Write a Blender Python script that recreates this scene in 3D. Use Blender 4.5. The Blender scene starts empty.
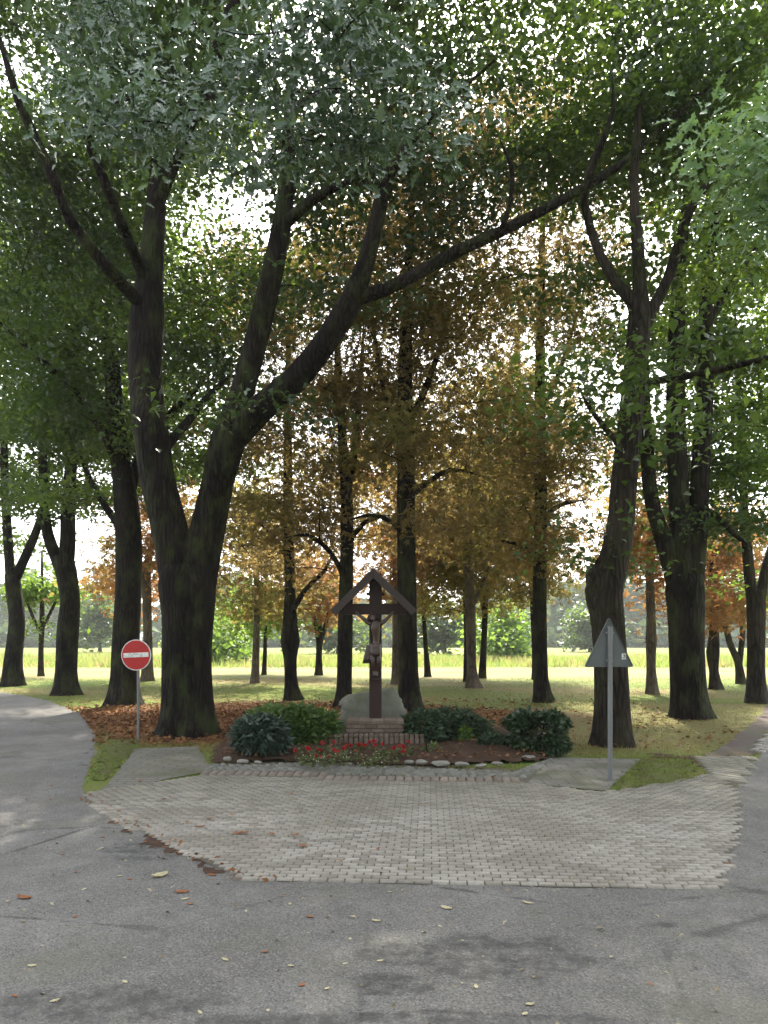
import bpy, bmesh, math, random
import numpy as np
from mathutils import Vector, Matrix
R = math.radians
rng = np.random.default_rng(7)
random.seed(7)
S = bpy.context.scene
COL = S.collection

# ------------------------------------------------------------------ camera
CH = 1.75; HZ = 640.0; F = 745.0
cam_d = bpy.data.cameras.new('camera'); cam = bpy.data.objects.new('camera', cam_d); COL.objects.link(cam)
cam.location = (0, 0, CH); cam.rotation_euler = (R(90), 0, 0)
cam_d.sensor_fit = 'VERTICAL'; cam_d.sensor_height = 36; cam_d.lens = F/1024*36
cam_d.shift_y = (HZ-512)/1024; cam_d.clip_start = .05; cam_d.clip_end = 3000
S.camera = cam
def ray(px, py): return np.array([(px-384)/F, 1.0, (HZ-py)/F])
def P(px, py, Y):
    d = ray(px, py); return np.array([0, 0, CH]) + d*(Y/d[1])
def G(px, py, z=0.0):
    d = ray(px, py); t = (z-CH)/d[2]; return np.array([0, 0, CH]) + d*t
def m_per_px(px, py, Y):
    d = ray(px, py); return (Y/d[1])/F

# ------------------------------------------------------------------ tags and mesh helpers
def tag(o, label=None, cat=None, group=None, kind=None):
    if label: o['label'] = label
    if cat: o['category'] = cat
    if group: o['group'] = group
    if kind: o['kind'] = kind
    return o
def empty(name, loc=(0, 0, 0), rz=0):
    o = bpy.data.objects.new(name, None); COL.objects.link(o)
    o.empty_display_size = .2
    o.location = loc; o.rotation_euler = (0, 0, rz); return o
def link(name, me, mat, parent=None):
    o = bpy.data.objects.new(name, me); COL.objects.link(o)
    if mat is not None: me.materials.append(mat)
    if parent is not None: o.parent = parent
    return o
def np_mesh(name, V, sizes, idx, smooth=False):
    """V (n,3); sizes = loops per face; idx = flat vertex indices"""
    me = bpy.data.meshes.new(name)
    V = np.ascontiguousarray(V, dtype=np.float32); sizes = np.asarray(sizes, np.int32); idx = np.asarray(idx, np.int32)
    me.vertices.add(len(V)); me.vertices.foreach_set('co', V.ravel())
    me.loops.add(len(idx)); me.loops.foreach_set('vertex_index', idx)
    me.polygons.add(len(sizes))
    st = np.zeros(len(sizes), np.int32); st[1:] = np.cumsum(sizes)[:-1]
    me.polygons.foreach_set('loop_start', st)
    if smooth: me.polygons.foreach_set('use_smooth', np.ones(len(sizes), bool))
    me.update(calc_edges=True); me.validate()
    return me
def from_bm(name, bm, mat, parent=None, smooth=False):
    me = bpy.data.meshes.new(name); bm.normal_update()
    if smooth:
        for f in bm.faces: f.smooth = True
    bm.to_mesh(me); bm.free()
    return link(name, me, mat, parent)
def bm_box(bm, c, s, rot=None, bevel=0.0, seg=1):
    g = bmesh.ops.create_cube(bm, size=1.0)
    M = Matrix.Translation(Vector(c)) @ (rot if rot is not None else Matrix.Identity(4)) @ Matrix.Diagonal((*s, 1))
    bmesh.ops.transform(bm, matrix=M, verts=g['verts'])
    if bevel:
        es = list({e for v in g['verts'] for e in v.link_edges})
        bmesh.ops.bevel(bm, geom=es, offset=bevel, segments=seg, affect='EDGES', profile=.6)
def bm_cyl(bm, p0, p1, r0, r1=None, seg=16):
    r1 = r0 if r1 is None else r1
    p0, p1 = Vector(p0), Vector(p1); d = p1-p0
    M = Matrix.Translation((p0+p1)/2) @ d.to_track_quat('Z', 'Y').to_matrix().to_4x4()
    bmesh.ops.create_cone(bm, cap_ends=True, segments=seg, radius1=r0, radius2=r1, depth=d.length, matrix=M)

# ------------------------------------------------------------------ materials
def mat(name):
    m = bpy.data.materials.new(name); m.use_nodes = True
    nt = m.node_tree; nt.nodes.clear()
    out = nt.nodes.new('ShaderNodeOutputMaterial')
    return m, nt, out
class NT:
    def __init__(s, nt): s.nt = nt
    def n(s, t, **kw):
        x = s.nt.nodes.new(t)
        for k, v in kw.items(): setattr(x, k, v)
        return x
    def l(s, a, b): s.nt.links.new(a, b)
    def setin(s, node, name, v):
        if hasattr(v, 'is_output'): s.l(v, node.inputs[name])
        else: node.inputs[name].default_value = v
    def pos(s, scale=(1, 1, 1), world=False):
        if world:
            g = s.n('ShaderNodeNewGeometry'); o = g.outputs['Position']
        else:
            g = s.n('ShaderNodeTexCoord'); o = g.outputs['Object']
        mp = s.n('ShaderNodeMapping'); mp.inputs['Scale'].default_value = scale
        s.l(o, mp.inputs['Vector']); return mp.outputs['Vector']
    def noise(s, vec, scale, detail=4, rough=.55, dist=0):
        x = s.n('ShaderNodeTexNoise'); s.l(vec, x.inputs['Vector'])
        x.inputs['Scale'].default_value = scale; x.inputs['Detail'].default_value = detail
        x.inputs['Roughness'].default_value = rough; x.inputs['Distortion'].default_value = dist
        return x.outputs['Fac']
    def voro(s, vec, scale, feature='F1', out='Distance'):
        x = s.n('ShaderNodeTexVoronoi', feature=feature); s.l(vec, x.inputs['Vector'])
        x.inputs['Scale'].default_value = scale; return x.outputs[out]
    def ramp(s, fac, *stops):
        x = s.n('ShaderNodeValToRGB'); s.l(fac, x.inputs['Fac'])
        cr = x.color_ramp
        while len(cr.elements) < len(stops): cr.elements.new(.5)
        for e, (p, c) in zip(cr.elements, stops):
            e.position = p; e.color = (c, c, c, 1) if not hasattr(c, '__len__') else (*c, 1)
        return x.outputs['Color']
    def mix(s, fac, a, b, mode='MIX'):
        x = s.n('ShaderNodeMix', data_type='RGBA', blend_type=mode)
        for nm, v in (('Factor', fac), ('A', a), ('B', b)):
            i = [q for q in x.inputs if q.name == nm and q.type == ('VALUE' if nm == 'Factor' else 'RGBA')][0]
            if hasattr(v, 'is_output'): s.l(v, i)
            else: i.default_value = v if nm == 'Factor' else ((*v, 1) if len(v) == 3 else v)
        return [q for q in x.outputs if q.type == 'RGBA'][0]
    def math(s, op, a, b=0.0, clamp=False):
        x = s.n('ShaderNodeMath', operation=op, use_clamp=clamp)
        for i, v in enumerate((a, b)):
            if hasattr(v, 'is_output'): s.l(v, x.inputs[i])
            else: x.inputs[i].default_value = v
        return x.outputs[0]
    def bump(s, h, strength=.5, dist=.02):
        x = s.n('ShaderNodeBump'); s.l(h, x.inputs['Height'])
        x.inputs['Strength'].default_value = strength; x.inputs['Distance'].default_value = dist
        return x.outputs['Normal']
    def bsdf(s, out, color, rough=.8, spec=.3, normal=None, metal=0.0):
        b = s.n('ShaderNodeBsdfPrincipled')
        s.setin(b, 'Base Color', color if hasattr(color, 'is_output') else (*color, 1))
        s.setin(b, 'Roughness', rough); b.inputs['Specular IOR Level'].default_value = spec
        b.inputs['Metallic'].default_value = metal
        if normal is not None: s.l(normal, b.inputs['Normal'])
        if out is not None: s.l(b.outputs[0], out.inputs['Surface'])
        return b.outputs[0]
    def blob(s, X, Y, cx, cy, rx, ry, nz, amp):
        """soft ellipse mask with a noisy edge; X, Y sockets"""
        dx = s.math('DIVIDE', s.math('SUBTRACT', X, cx), rx); dy = s.math('DIVIDE', s.math('SUBTRACT', Y, cy), ry)
        d = s.math('SQRT', s.math('ADD', s.math('MULTIPLY', dx, dx), s.math('MULTIPLY', dy, dy)))
        d = s.math('ADD', d, s.math('MULTIPLY', s.math('SUBTRACT', nz, .5), amp))
        return s.math('SUBTRACT', 1.0, d)

def leaf_mat(name, c1, c2, tcol, tf=.4, rough=.45, spec=.45, clump=.9, patch=None):
    m, nt, out = mat(name); N = NT(nt)
    g = N.n('ShaderNodeNewGeometry'); rnd = g.outputs['Random Per Island']
    col = N.mix(rnd, c1, c2)
    p = N.pos()
    nz = N.ramp(N.noise(p, clump, 2), (.35, .0), (.65, 1.0))
    col = N.mix(N.math('MULTIPLY', nz, .5), col, tuple(min(1, x*1.35) for x in c2))
    tc = N.mix(rnd, tcol, tuple(x*.7 for x in tcol))
    if patch:
        nz2 = N.ramp(N.noise(p, .35, 2), (.48, .0), (.6, 1.0))
        nz2 = N.math('MULTIPLY', nz2, N.ramp(rnd, (.1, .2), (.6, 1.0)))
        col = N.mix(nz2, col, patch[0]); tc = N.mix(nz2, tc, patch[1])
    b = N.bsdf(None, col, rough, spec)
    t = N.n('ShaderNodeBsdfTranslucent'); N.l(tc, t.inputs['Color'])
    mx = N.n('ShaderNodeMixShader'); mx.inputs['Fac'].default_value = tf
    N.l(b, mx.inputs[1]); N.l(t.outputs[0], mx.inputs[2]); N.l(mx.outputs[0], out.inputs['Surface'])
    return m

def bark_mat(name, c1, c2, moss=0.0, scale=1.0):
    m, nt, out = mat(name); N = NT(nt)
    p = N.pos((1, 1, .16))
    ridge = N.voro(p, 13*scale, 'DISTANCE_TO_EDGE')
    ridge = N.ramp(ridge, (0, 0), (.28, 1))
    fine = N.noise(N.pos((1, 1, .35)), 28*scale, 5, .65)
    big = N.noise(N.pos((1, 1, .6)), 1.6, 3)
    h = N.math('ADD', N.math('MULTIPLY', ridge, .6), N.math('MULTIPLY', fine, .6))
    col = N.mix(fine, c1, c2)
    col = N.mix(N.math('MULTIPLY', N.math('SUBTRACT', 1.0, ridge), .85), col, tuple(x*.3 for x in c1))  # furrows darkened in the colour, standing in for shade in the relief
    col = N.mix(N.ramp(big, (.4, 0), (.7, .5)), col, tuple(x*1.5 for x in c2))
    if moss:
        mz = N.math('MULTIPLY', N.ramp(N.noise(N.pos((1, 1, .5)), 3.2, 4, .6), (.48, 0), (.66, 1)), moss)
        col = N.mix(mz, col, (.05, .065, .02))
    N.bsdf(out, col, .9, .12, N.bump(h, 1.0, .05))
    return m

M = {}
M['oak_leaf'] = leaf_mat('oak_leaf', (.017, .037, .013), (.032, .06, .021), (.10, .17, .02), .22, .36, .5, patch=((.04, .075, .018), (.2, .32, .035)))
M['oak_leaf_skylit'] = leaf_mat('oak_leaf_skylit', (.022, .05, .026), (.10, .17, .10), (.10, .17, .03), .18, .27, .9)  # skylight on the near bough put into a lighter oak leaf colour
M['lime_leaf'] = leaf_mat('lime_leaf', (.09, .17, .075), (.15, .25, .11), (.18, .30, .06), .22, .38, .5)
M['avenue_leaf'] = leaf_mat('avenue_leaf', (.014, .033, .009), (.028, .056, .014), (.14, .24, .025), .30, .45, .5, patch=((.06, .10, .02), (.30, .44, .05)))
M['green_leaf'] = leaf_mat('green_leaf', (.06, .12, .025), (.09, .16, .035), (.26, .4, .05), .45, .5, .3)
M['chestnut_leaf'] = leaf_mat('chestnut_leaf', (.08, .066, .023), (.14, .11, .038), (.42, .30, .10), .46, .6, .2,
                              patch=((.065, .072, .02), (.30, .29, .07)))
M['rust_leaf'] = leaf_mat('rust_leaf', (.16, .075, .03), (.22, .12, .045), (.5, .24, .08), .45, .6, .2,
                          patch=((.10, .10, .03), (.36, .32, .08)))
M['olive_leaf'] = leaf_mat('olive_leaf', (.08, .085, .022), (.13, .11, .03), (.36, .30, .07), .42, .6, .2,
                           patch=((.14, .08, .03), (.42, .22, .07)))
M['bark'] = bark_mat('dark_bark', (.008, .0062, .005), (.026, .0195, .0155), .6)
M['bark2'] = bark_mat('brown_bark', (.017, .0135, .010), (.055, .043, .032), .25, 1.0)
M['bark_pale'] = bark_mat('pale_bark', (.11, .09, .07), (.19, .155, .12), .1, 1.3)

# ------------------------------------------------------------------ trees
def catmull(pts, step=.3):
    pts = np.asarray(pts, float)
    q = np.vstack([2*pts[0]-pts[1], pts, 2*pts[-1]-pts[-2]])
    out = []
    for i in range(1, len(q)-2):
        p0, p1, p2, p3 = q[i-1:i+3]
        n = max(2, int(np.linalg.norm(p2[:3]-p1[:3])/step))
        for k in range(n):
            t = k/n
            out.append(.5*((2*p1)+(-p0+p2)*t+(2*p0-5*p1+4*p2-p3)*t*t+(-p0+3*p1-3*p2+p3)*t**3))
    out.append(q[-2]); return np.array(out)

class Tubes:
    def __init__(s): s.V = []; s.I = []; s.Z = []; s.n = 0
    def add(s, path, radii, seg=8, rough=0.0, flare=0.0, cap=True):
        path = np.asarray(path, float); n = len(path)
        t = np.gradient(path, axis=0); t /= np.linalg.norm(t, axis=1)[:, None]+1e-9
        a0 = np.array([1., 0, 0]) if abs(t[0][0]) < .8 else np.array([0, 1., 0])
        u = np.empty_like(path); ref = a0
        for i in range(n):
            w = ref-t[i]*np.dot(ref, t[i]); w /= np.linalg.norm(w)+1e-9; u[i] = w; ref = w
        v = np.cross(t, u)
        ang = np.linspace(0, 2*np.pi, seg, endpoint=False)
        rr = np.repeat(np.asarray(radii, float)[:, None], seg, 1)
        if rough:
            L = np.concatenate([[0], np.cumsum(np.linalg.norm(np.diff(path, axis=0), axis=1))])[:, None]
            for k, am, f in ((2, 1., .9), (3, .9, 1.4), (5, .6, 2.2), (7, .5, 3.1)):
                ph, ph2 = rng.uniform(0, 6.28, 2)
                rr = rr*(1+rough*am*np.sin(k*ang[None]+ph+.8*np.sin(L*f*.7+ph2))*(.6+.4*np.sin(L*f+ph2)))
        if flare:
            z = path[:, 2:3]-path[0, 2]; ph = rng.uniform(0, 6.28)
            rr = rr*(1+flare*np.exp(-z/.28)*(.75+.7*np.cos(5*ang[None]+ph)+.4*np.cos(3*ang[None]+2*ph)))
        V = path[:, None]+rr[..., None]*(np.cos(ang)[None, :, None]*u[:, None]+np.sin(ang)[None, :, None]*v[:, None])
        V = V.reshape(-1, 3)
        i = np.arange(n-1)[:, None]*seg+np.arange(seg)[None]; j = np.arange(n-1)[:, None]*seg+(np.arange(seg)[None]+1) % seg
        q = np.stack([i, j, j+seg, i+seg], -1).reshape(-1)
        s.V.append(V); s.I.append(q+s.n); s.Z.append(np.full((n-1)*seg, 4, np.int32))
        if cap:
            s.I.append(np.arange(seg)+(n-1)*seg+s.n); s.Z.append(np.array([seg], np.int32))
        s.n += len(V)
    def mesh(s, name, origin=(0, 0, 0)):
        return np_mesh(name, np.vstack(s.V)-np.asarray(origin), np.concatenate(s.Z), np.concatenate(s.I), True)

# leaf templates: (x along, y across, z lift)
def T_diamond():
    v = np.array([[0, 0, 0], [.45, .5, .10], [1, 0, -.12], [.45, -.5, .10]])
    return v, [3, 3], [0, 2, 1, 0, 3, 2]
def T_lobed():
    half = [(.10, .06), (.22, .30), (.33, .12), (.48, .50), (.57, .17), (.74, .42), (.80, .13)]
    rib = [(0, 0), (.5, 0), (1, 0)]
    v = [(x, 0, -.12*x*x) for x, _ in rib]
    L = [(x, y, .22*y-.12*x*x) for x, y in half]; Rr = [(x, -y, .22*y-.12*x*x) for x, y in half]
    v += L+Rr; n = len(half)
    f1 = [0, 1, 2]+list(range(3+n-1, 2, -1)); f2 = [2, 1, 0]+list(range(3+n, 3+2*n))
    return np.array(v), [len(f1), len(f2)], f1+f2
def T_palm():
    V = []; Z = []; I = []
    for a, l in ((0, 1), (.75, .85), (-.75, .85), (1.5, .6), (-1.5, .6)):
        c, s_ = math.cos(a), math.sin(a); b = len(V)
        for x, y, z in ((0, 0, 0), (.6, .17, .03), (1, 0, -.15), (.6, -.17, .03)):
            x *= l; y *= l; V.append((x*c-y*s_+.1, x*s_+y*c, z-.12*abs(a)*x))
        I += [b, b+2, b+1, b, b+3, b+2]; Z += [3, 3]
    return np.array(V), Z, I
TEMPL = {'diamond': T_diamond(), 'lobed': T_lobed(), 'palm': T_palm()}
def leaves_mesh(name, C, L, W, shape, up=1.0, face=0.0, out=None, droop=.3, jit=.25, origin=(0, 0, 0)):
    n = len(C); tv, tz, ti = TEMPL[shape]
    d = rng.normal(size=(n, 3)); d[:, 2] = d[:, 2]*.4-droop
    if out is not None: d += out
    d /= np.linalg.norm(d, axis=1)[:, None]
    nn = rng.normal(size=(n, 3))*.55; nn[:, 2] += up; nn[:, 1] -= face
    s_ = np.cross(nn, d); s_ /= np.linalg.norm(s_, axis=1)[:, None]+1e-9
    nn = np.cross(d, s_)
    sc = np.clip(rng.normal(1, jit, n), .5, 1.7)
    V = C[:, None]+sc[:, None, None]*(tv[None, :, 0:1]*L*d[:, None]+tv[None, :, 1:2]*W*s_[:, None]+tv[None, :, 2:3]*L*nn[:, None])
    k = len(tv)
    I = (np.arange(n)[:, None]*k+np.asarray(ti)[None]).reshape(-1)
    return np_mesh(name, V.reshape(-1, 3)-np.asarray(origin), np.tile(tz, n), I)

LEAFMUL = 1.6; CLN = .6
def tree(label, Y, limbs, crowns, leaf, bark, group=None, name='tree', per=45, L=.12, W=.075, sig=(.42, .42, .2),
         shape='diamond', up=1.0, dens=1.0, base=None, bough=7, bsp=.8, flare=.2, cat='tree', bare=1.0, rough=.03, twig=.007):
    b = P(limbs[0][0][0], limbs[0][0][1], Y) if base is None else np.array(base, float)
    b = np.array([b[0], b[1], 0.0])
    root = empty(name, tuple(b)); tag(root, label, cat, group)
    T = Tubes(); nodes = []; nrad = []; npar = []
    for li, lb in enumerate(limbs):
        pts = []
        for q in lb:
            dy = q[3] if len(q) > 3 else 0.0
            p = P(q[0], q[1], Y+dy); r = q[2]/2*m_per_px(q[0], q[1], Y+dy)
            pts.append((*p, r))
        if li == 0:
            p0 = pts[0]; pts[0] = (p0[0], p0[1], -.03, p0[3])
        sm = catmull(pts, .22 if li == 0 else .3)
        rad = np.maximum(sm[:, 3], .01)
        if li: rad = rad*np.where(np.linspace(0, 1, len(rad)) > .7, 1-(np.linspace(0, 1, len(rad))-.7)*2.2, 1)
        big = rad.max()
        seg = 28 if big > .28 else 16 if big > .12 else 10
        T.add(sm[:, :3], rad, seg, rough, flare if li == 0 else 0.0)
        for k in range(0 if li else len(sm)//2, len(sm), 2):
            nodes.append(sm[k, :3]); nrad.append(rad[k])
    A = []; meta = []
    for c in crowns:
        cx, cy, rx, ry, dy0, dyr, n = c[:7]; op = c[7] if len(c) > 7 else {}
        n = int(n*dens*(1 if 'face' in op else CLN))
        k = 0
        per_bough = op.get('bough', bough); sp_ = op.get('bsp', bsp); p0 = None; left = 0
        while k < n:
            if left <= 0:
                u = rng.normal(size=3); u /= np.linalg.norm(u); u *= rng.uniform(0, 1)**(1/2.4)
                p0 = P(cx+rx*u[0], cy+ry*u[1], max(4.2, Y+dy0+dyr*u[2])); left = max(1, rng.poisson(per_bough))
                dirb = rng.normal(size=2); dirb /= np.linalg.norm(dirb)+1e-9
            left -= 1
            t = rng.normal(); q = rng.normal()
            p = p0+np.array([dirb[0]*t*sp_-dirb[1]*q*sp_*.5, dirb[1]*t*sp_+dirb[0]*q*sp_*.5, rng.normal()*sp_*.16-.12*abs(t)*sp_])
            if p[1] < 4.2: p[1] = 4.2
            if p[2] < op.get('zmin', 2.3) or p[2] > 31: 
                k += .2; continue
            A.append(p); meta.append(op); k += 1
    A = np.array(A)
    nd = np.array(nodes)
    d0 = np.array([np.min(np.sum((nd-a)**2, 1)) for a in A])
    order = np.argsort(d0)
    buf = np.zeros((len(nd)+len(A)*4, 3)); buf[:len(nd)] = nd; cnt = len(nd); rb = np.zeros(len(buf)); rb[:cnt] = nrad
    for k in order:
        a = A[k]; dv = buf[:cnt]-a; dd = np.sum(dv*dv, 1)*(1+.6*(dv[:, 2] > .4))
        j = int(np.argmin(dd)); s0 = buf[j]; ln = np.linalg.norm(a-s0)
        if ln < .12: continue
        mid = (s0+a)/2+rng.normal(size=3)*ln*.10; mid[2] += ln*.08
        tt = np.linspace(0, 1, 5)[:, None]
        path = (1-tt)**2*s0+2*tt*(1-tt)*mid+tt**2*a
        r0 = min(rb[j]*.6, twig*.8+.011*ln); r0 = max(r0, twig*.8)
        rr = np.linspace(r0, twig*.55, 5)
        T.add(path, rr, 5 if r0 > .02 else 4, 0, 0, False)
        buf[cnt:cnt+4] = path[1:]; rb[cnt:cnt+4] = rr[1:]; cnt += 4
    tm = T.mesh('trunk', b); link('trunk', tm, M[bark], root)
    # leaf clumps
    sets = {}
    for a, op in zip(A, meta):
        sh = op.get('shape', shape); key = (sh, op.get('L', L), op.get('W', W), op.get('face', 0.0), op.get('mat', leaf))
        n = max(3, int(op.get('per', per)*(1 if 'face' in op else LEAFMUL)*rng.uniform(.6, 1.4)))
        sg = np.array(op.get('sig', sig))*rng.uniform(.7, 1.3)
        sets.setdefault(key, []).append(a+rng.normal(size=(n, 3))*sg)
    for (sh, l_, w_, fc, lm), cl in sets.items():
        me = leaves_mesh('crown', np.vstack(cl), l_, w_, sh, up*(.7 if fc else 1), fc, origin=b)
        link('crown', me, M[lm], root)
    return root

OAK = dict(leaf='oak_leaf', bark='bark')
NEAR = dict(shape='lobed', L=.135, W=.085, per=62, sig=(.27, .27, .08), face=1.0, mat='oak_leaf_skylit', bsp=.5)
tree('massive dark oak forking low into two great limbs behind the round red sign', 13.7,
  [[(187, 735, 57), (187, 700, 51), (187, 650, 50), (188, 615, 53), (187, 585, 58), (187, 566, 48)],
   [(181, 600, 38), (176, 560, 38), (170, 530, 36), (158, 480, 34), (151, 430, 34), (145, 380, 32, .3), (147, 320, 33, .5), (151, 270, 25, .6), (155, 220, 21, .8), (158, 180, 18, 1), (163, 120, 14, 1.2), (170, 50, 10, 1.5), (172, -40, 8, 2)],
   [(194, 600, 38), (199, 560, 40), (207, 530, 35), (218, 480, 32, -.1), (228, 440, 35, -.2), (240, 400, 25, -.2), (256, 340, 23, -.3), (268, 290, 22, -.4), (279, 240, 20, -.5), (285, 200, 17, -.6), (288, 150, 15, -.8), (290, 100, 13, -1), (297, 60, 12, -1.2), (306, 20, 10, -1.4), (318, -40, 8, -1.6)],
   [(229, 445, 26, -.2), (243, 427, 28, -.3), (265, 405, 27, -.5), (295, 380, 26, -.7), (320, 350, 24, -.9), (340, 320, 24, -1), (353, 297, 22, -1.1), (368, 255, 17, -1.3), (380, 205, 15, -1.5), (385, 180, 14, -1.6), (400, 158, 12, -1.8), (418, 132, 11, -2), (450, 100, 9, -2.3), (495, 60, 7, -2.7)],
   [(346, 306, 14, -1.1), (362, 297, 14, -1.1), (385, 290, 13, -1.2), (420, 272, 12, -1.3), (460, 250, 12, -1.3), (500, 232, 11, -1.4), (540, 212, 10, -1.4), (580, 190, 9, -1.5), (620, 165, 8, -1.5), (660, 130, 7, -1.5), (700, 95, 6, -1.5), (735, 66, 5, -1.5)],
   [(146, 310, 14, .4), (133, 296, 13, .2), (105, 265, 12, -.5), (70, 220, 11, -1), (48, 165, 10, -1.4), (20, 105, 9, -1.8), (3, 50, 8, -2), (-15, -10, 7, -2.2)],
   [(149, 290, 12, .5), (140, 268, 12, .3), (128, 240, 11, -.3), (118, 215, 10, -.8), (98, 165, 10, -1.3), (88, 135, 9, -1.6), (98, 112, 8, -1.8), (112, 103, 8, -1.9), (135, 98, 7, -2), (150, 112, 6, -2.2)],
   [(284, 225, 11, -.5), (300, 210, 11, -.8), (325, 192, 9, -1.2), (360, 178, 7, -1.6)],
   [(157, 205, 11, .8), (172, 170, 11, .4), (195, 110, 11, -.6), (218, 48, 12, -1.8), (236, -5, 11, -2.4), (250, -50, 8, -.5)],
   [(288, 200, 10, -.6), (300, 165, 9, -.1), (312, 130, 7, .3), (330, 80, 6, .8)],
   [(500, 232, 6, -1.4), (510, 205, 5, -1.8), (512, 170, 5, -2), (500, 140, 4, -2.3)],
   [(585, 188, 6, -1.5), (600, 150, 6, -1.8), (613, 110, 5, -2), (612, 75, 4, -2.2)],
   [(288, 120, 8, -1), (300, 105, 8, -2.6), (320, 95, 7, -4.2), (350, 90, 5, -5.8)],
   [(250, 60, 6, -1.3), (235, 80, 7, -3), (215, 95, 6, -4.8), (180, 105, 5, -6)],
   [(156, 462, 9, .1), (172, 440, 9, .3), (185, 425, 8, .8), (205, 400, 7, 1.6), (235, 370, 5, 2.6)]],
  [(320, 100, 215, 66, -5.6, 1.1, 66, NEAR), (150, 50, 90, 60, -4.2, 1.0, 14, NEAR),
   (250, 30, 340, 150, 2.6, 3.6, 540), (330, -120, 420, 110, 2, 4.5, 480), (330, -330, 420, 130, 1, 5, 180), (60, 190, 120, 150, 3.4, 2.2, 95), (225, 240, 60, 70, 3, 1.5, 44), (200, 340, 40, 60, 2.5, 1.2, 26), (600, 110, 160, 90, .8, 1.2, 64),  # clumps above the view and in the gaps added to shade the ground
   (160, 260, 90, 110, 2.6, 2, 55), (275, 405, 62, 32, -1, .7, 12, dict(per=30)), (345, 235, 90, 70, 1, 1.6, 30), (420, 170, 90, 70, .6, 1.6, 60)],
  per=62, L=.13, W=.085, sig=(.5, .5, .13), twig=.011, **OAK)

tree('gnarled tree right behind the grey triangular sign with a swollen broken knuckle', 12.4,
  [[(613, 745, 38), (612, 700, 34), (610, 650, 32), (607, 612, 33), (604, 592, 37), (611, 570, 31), (620, 530, 26), (624, 480, 25), (630, 420, 23), (636, 360, 22), (640, 320, 22), (640, 290, 14), (638, 250, 12), (634, 180, 9), (640, 100, 7)],
   [(605, 600, 28), (600, 582, 27), (596, 571, 22), (594, 566, 15)],
   [(640, 330, 14), (632, 301, 13), (619, 287, 11), (600, 255, 9), (585, 205, 8), (590, 165, 7), (611, 120, 5)],
   [(640, 335, 15), (655, 304, 12), (669, 276, 11), (690, 210, 9, -.5), (720, 170, 8, -1), (760, 120, 6, -1.4)],
   [(622, 452, 7), (615, 440, 6, -.3), (597, 418, 5, -.6), (586, 402, 4, -.8), (578, 385, 3, -1)],
   [(637, 392, 9), (655, 381, 8, -.8), (700, 374, 7, -1.4), (768, 358, 6, -2), (810, 345, 5, -2.4)]],
  [(640, 190, 140, 150, 2.6, 2.4, 240), (640, 40, 160, 110, 2, 3, 190), (590, 545, 26, 60, .6, .8, 14, dict(per=26)), (690, 400, 70, 50, -1.4, 1.2, 34, dict(per=34)), (625, 385, 60, 50, -.6, 1.3, 26, dict(per=34)), (570, 400, 30, 30, -.8, .7, 8)],
  leaf='avenue_leaf', bark='bark2', per=62, L=.12, W=.08, sig=(.5, .5, .14))

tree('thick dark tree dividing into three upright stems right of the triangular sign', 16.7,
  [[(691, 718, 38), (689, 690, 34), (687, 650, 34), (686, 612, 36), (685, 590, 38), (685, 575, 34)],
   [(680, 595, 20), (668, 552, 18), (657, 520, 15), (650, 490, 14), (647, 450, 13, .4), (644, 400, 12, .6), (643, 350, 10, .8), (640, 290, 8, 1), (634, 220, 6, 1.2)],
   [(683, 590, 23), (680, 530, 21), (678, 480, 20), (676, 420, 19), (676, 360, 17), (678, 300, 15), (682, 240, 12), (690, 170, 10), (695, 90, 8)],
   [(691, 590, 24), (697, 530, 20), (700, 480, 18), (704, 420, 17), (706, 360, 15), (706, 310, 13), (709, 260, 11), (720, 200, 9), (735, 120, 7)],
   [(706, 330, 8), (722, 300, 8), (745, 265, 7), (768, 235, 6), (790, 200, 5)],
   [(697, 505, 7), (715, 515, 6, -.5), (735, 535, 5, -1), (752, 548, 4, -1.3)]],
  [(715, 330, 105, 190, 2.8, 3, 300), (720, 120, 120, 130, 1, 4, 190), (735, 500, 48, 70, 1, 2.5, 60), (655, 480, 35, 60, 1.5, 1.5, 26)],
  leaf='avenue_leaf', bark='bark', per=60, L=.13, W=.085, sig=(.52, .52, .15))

tree('forked tree at the edge of the brown path with bright green leaves', 20.7,
  [[(757, 704, 23), (756, 680, 18), (756, 640, 17), (756, 605, 18), (755, 590, 17)],
   [(752, 598, 11), (748, 560, 10), (744, 510, 8), (742, 440, 7), (738, 380, 6), (735, 310, 5)],
   [(760, 598, 11), (768, 560, 9), (782, 520, 8), (795, 460, 7), (800, 380, 5)]],
  [(755, 440, 65, 150, 0, 3.5, 190), (765, 250, 80, 120, 0, 3.5, 110)],
  leaf='green_leaf', bark='bark2', per=42, L=.16, W=.11)

tree('leafy tree just outside the view whose pale green bough hangs over the road edge', 8.0,
  [[(1010, 830, 60), (1005, 700, 52), (1000, 500, 46), (990, 330, 38), (985, 200, 30), (980, 60, 22)],
   [(990, 350, 22), (930, 260, 16, -.6), (860, 205, 11, -1), (800, 180, 8, -1.3), (750, 185, 5, -1.5)],
   [(987, 220, 18), (920, 140, 12, -.4), (850, 110, 8, -.8), (790, 105, 6, -1)]],
  [(800, 165, 62, 62, -1.3, .6, 34, dict(shape='lobed', L=.13, W=.075, per=46, sig=(.26, .26, .12), face=.9, bsp=.3)), (960, 160, 90, 110, -.6, 1.0, 60), (980, 60, 160, 200, 0, 2.2, 120)],
  leaf='lime_leaf', bark='bark2', per=50, L=.10, W=.06)

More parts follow.
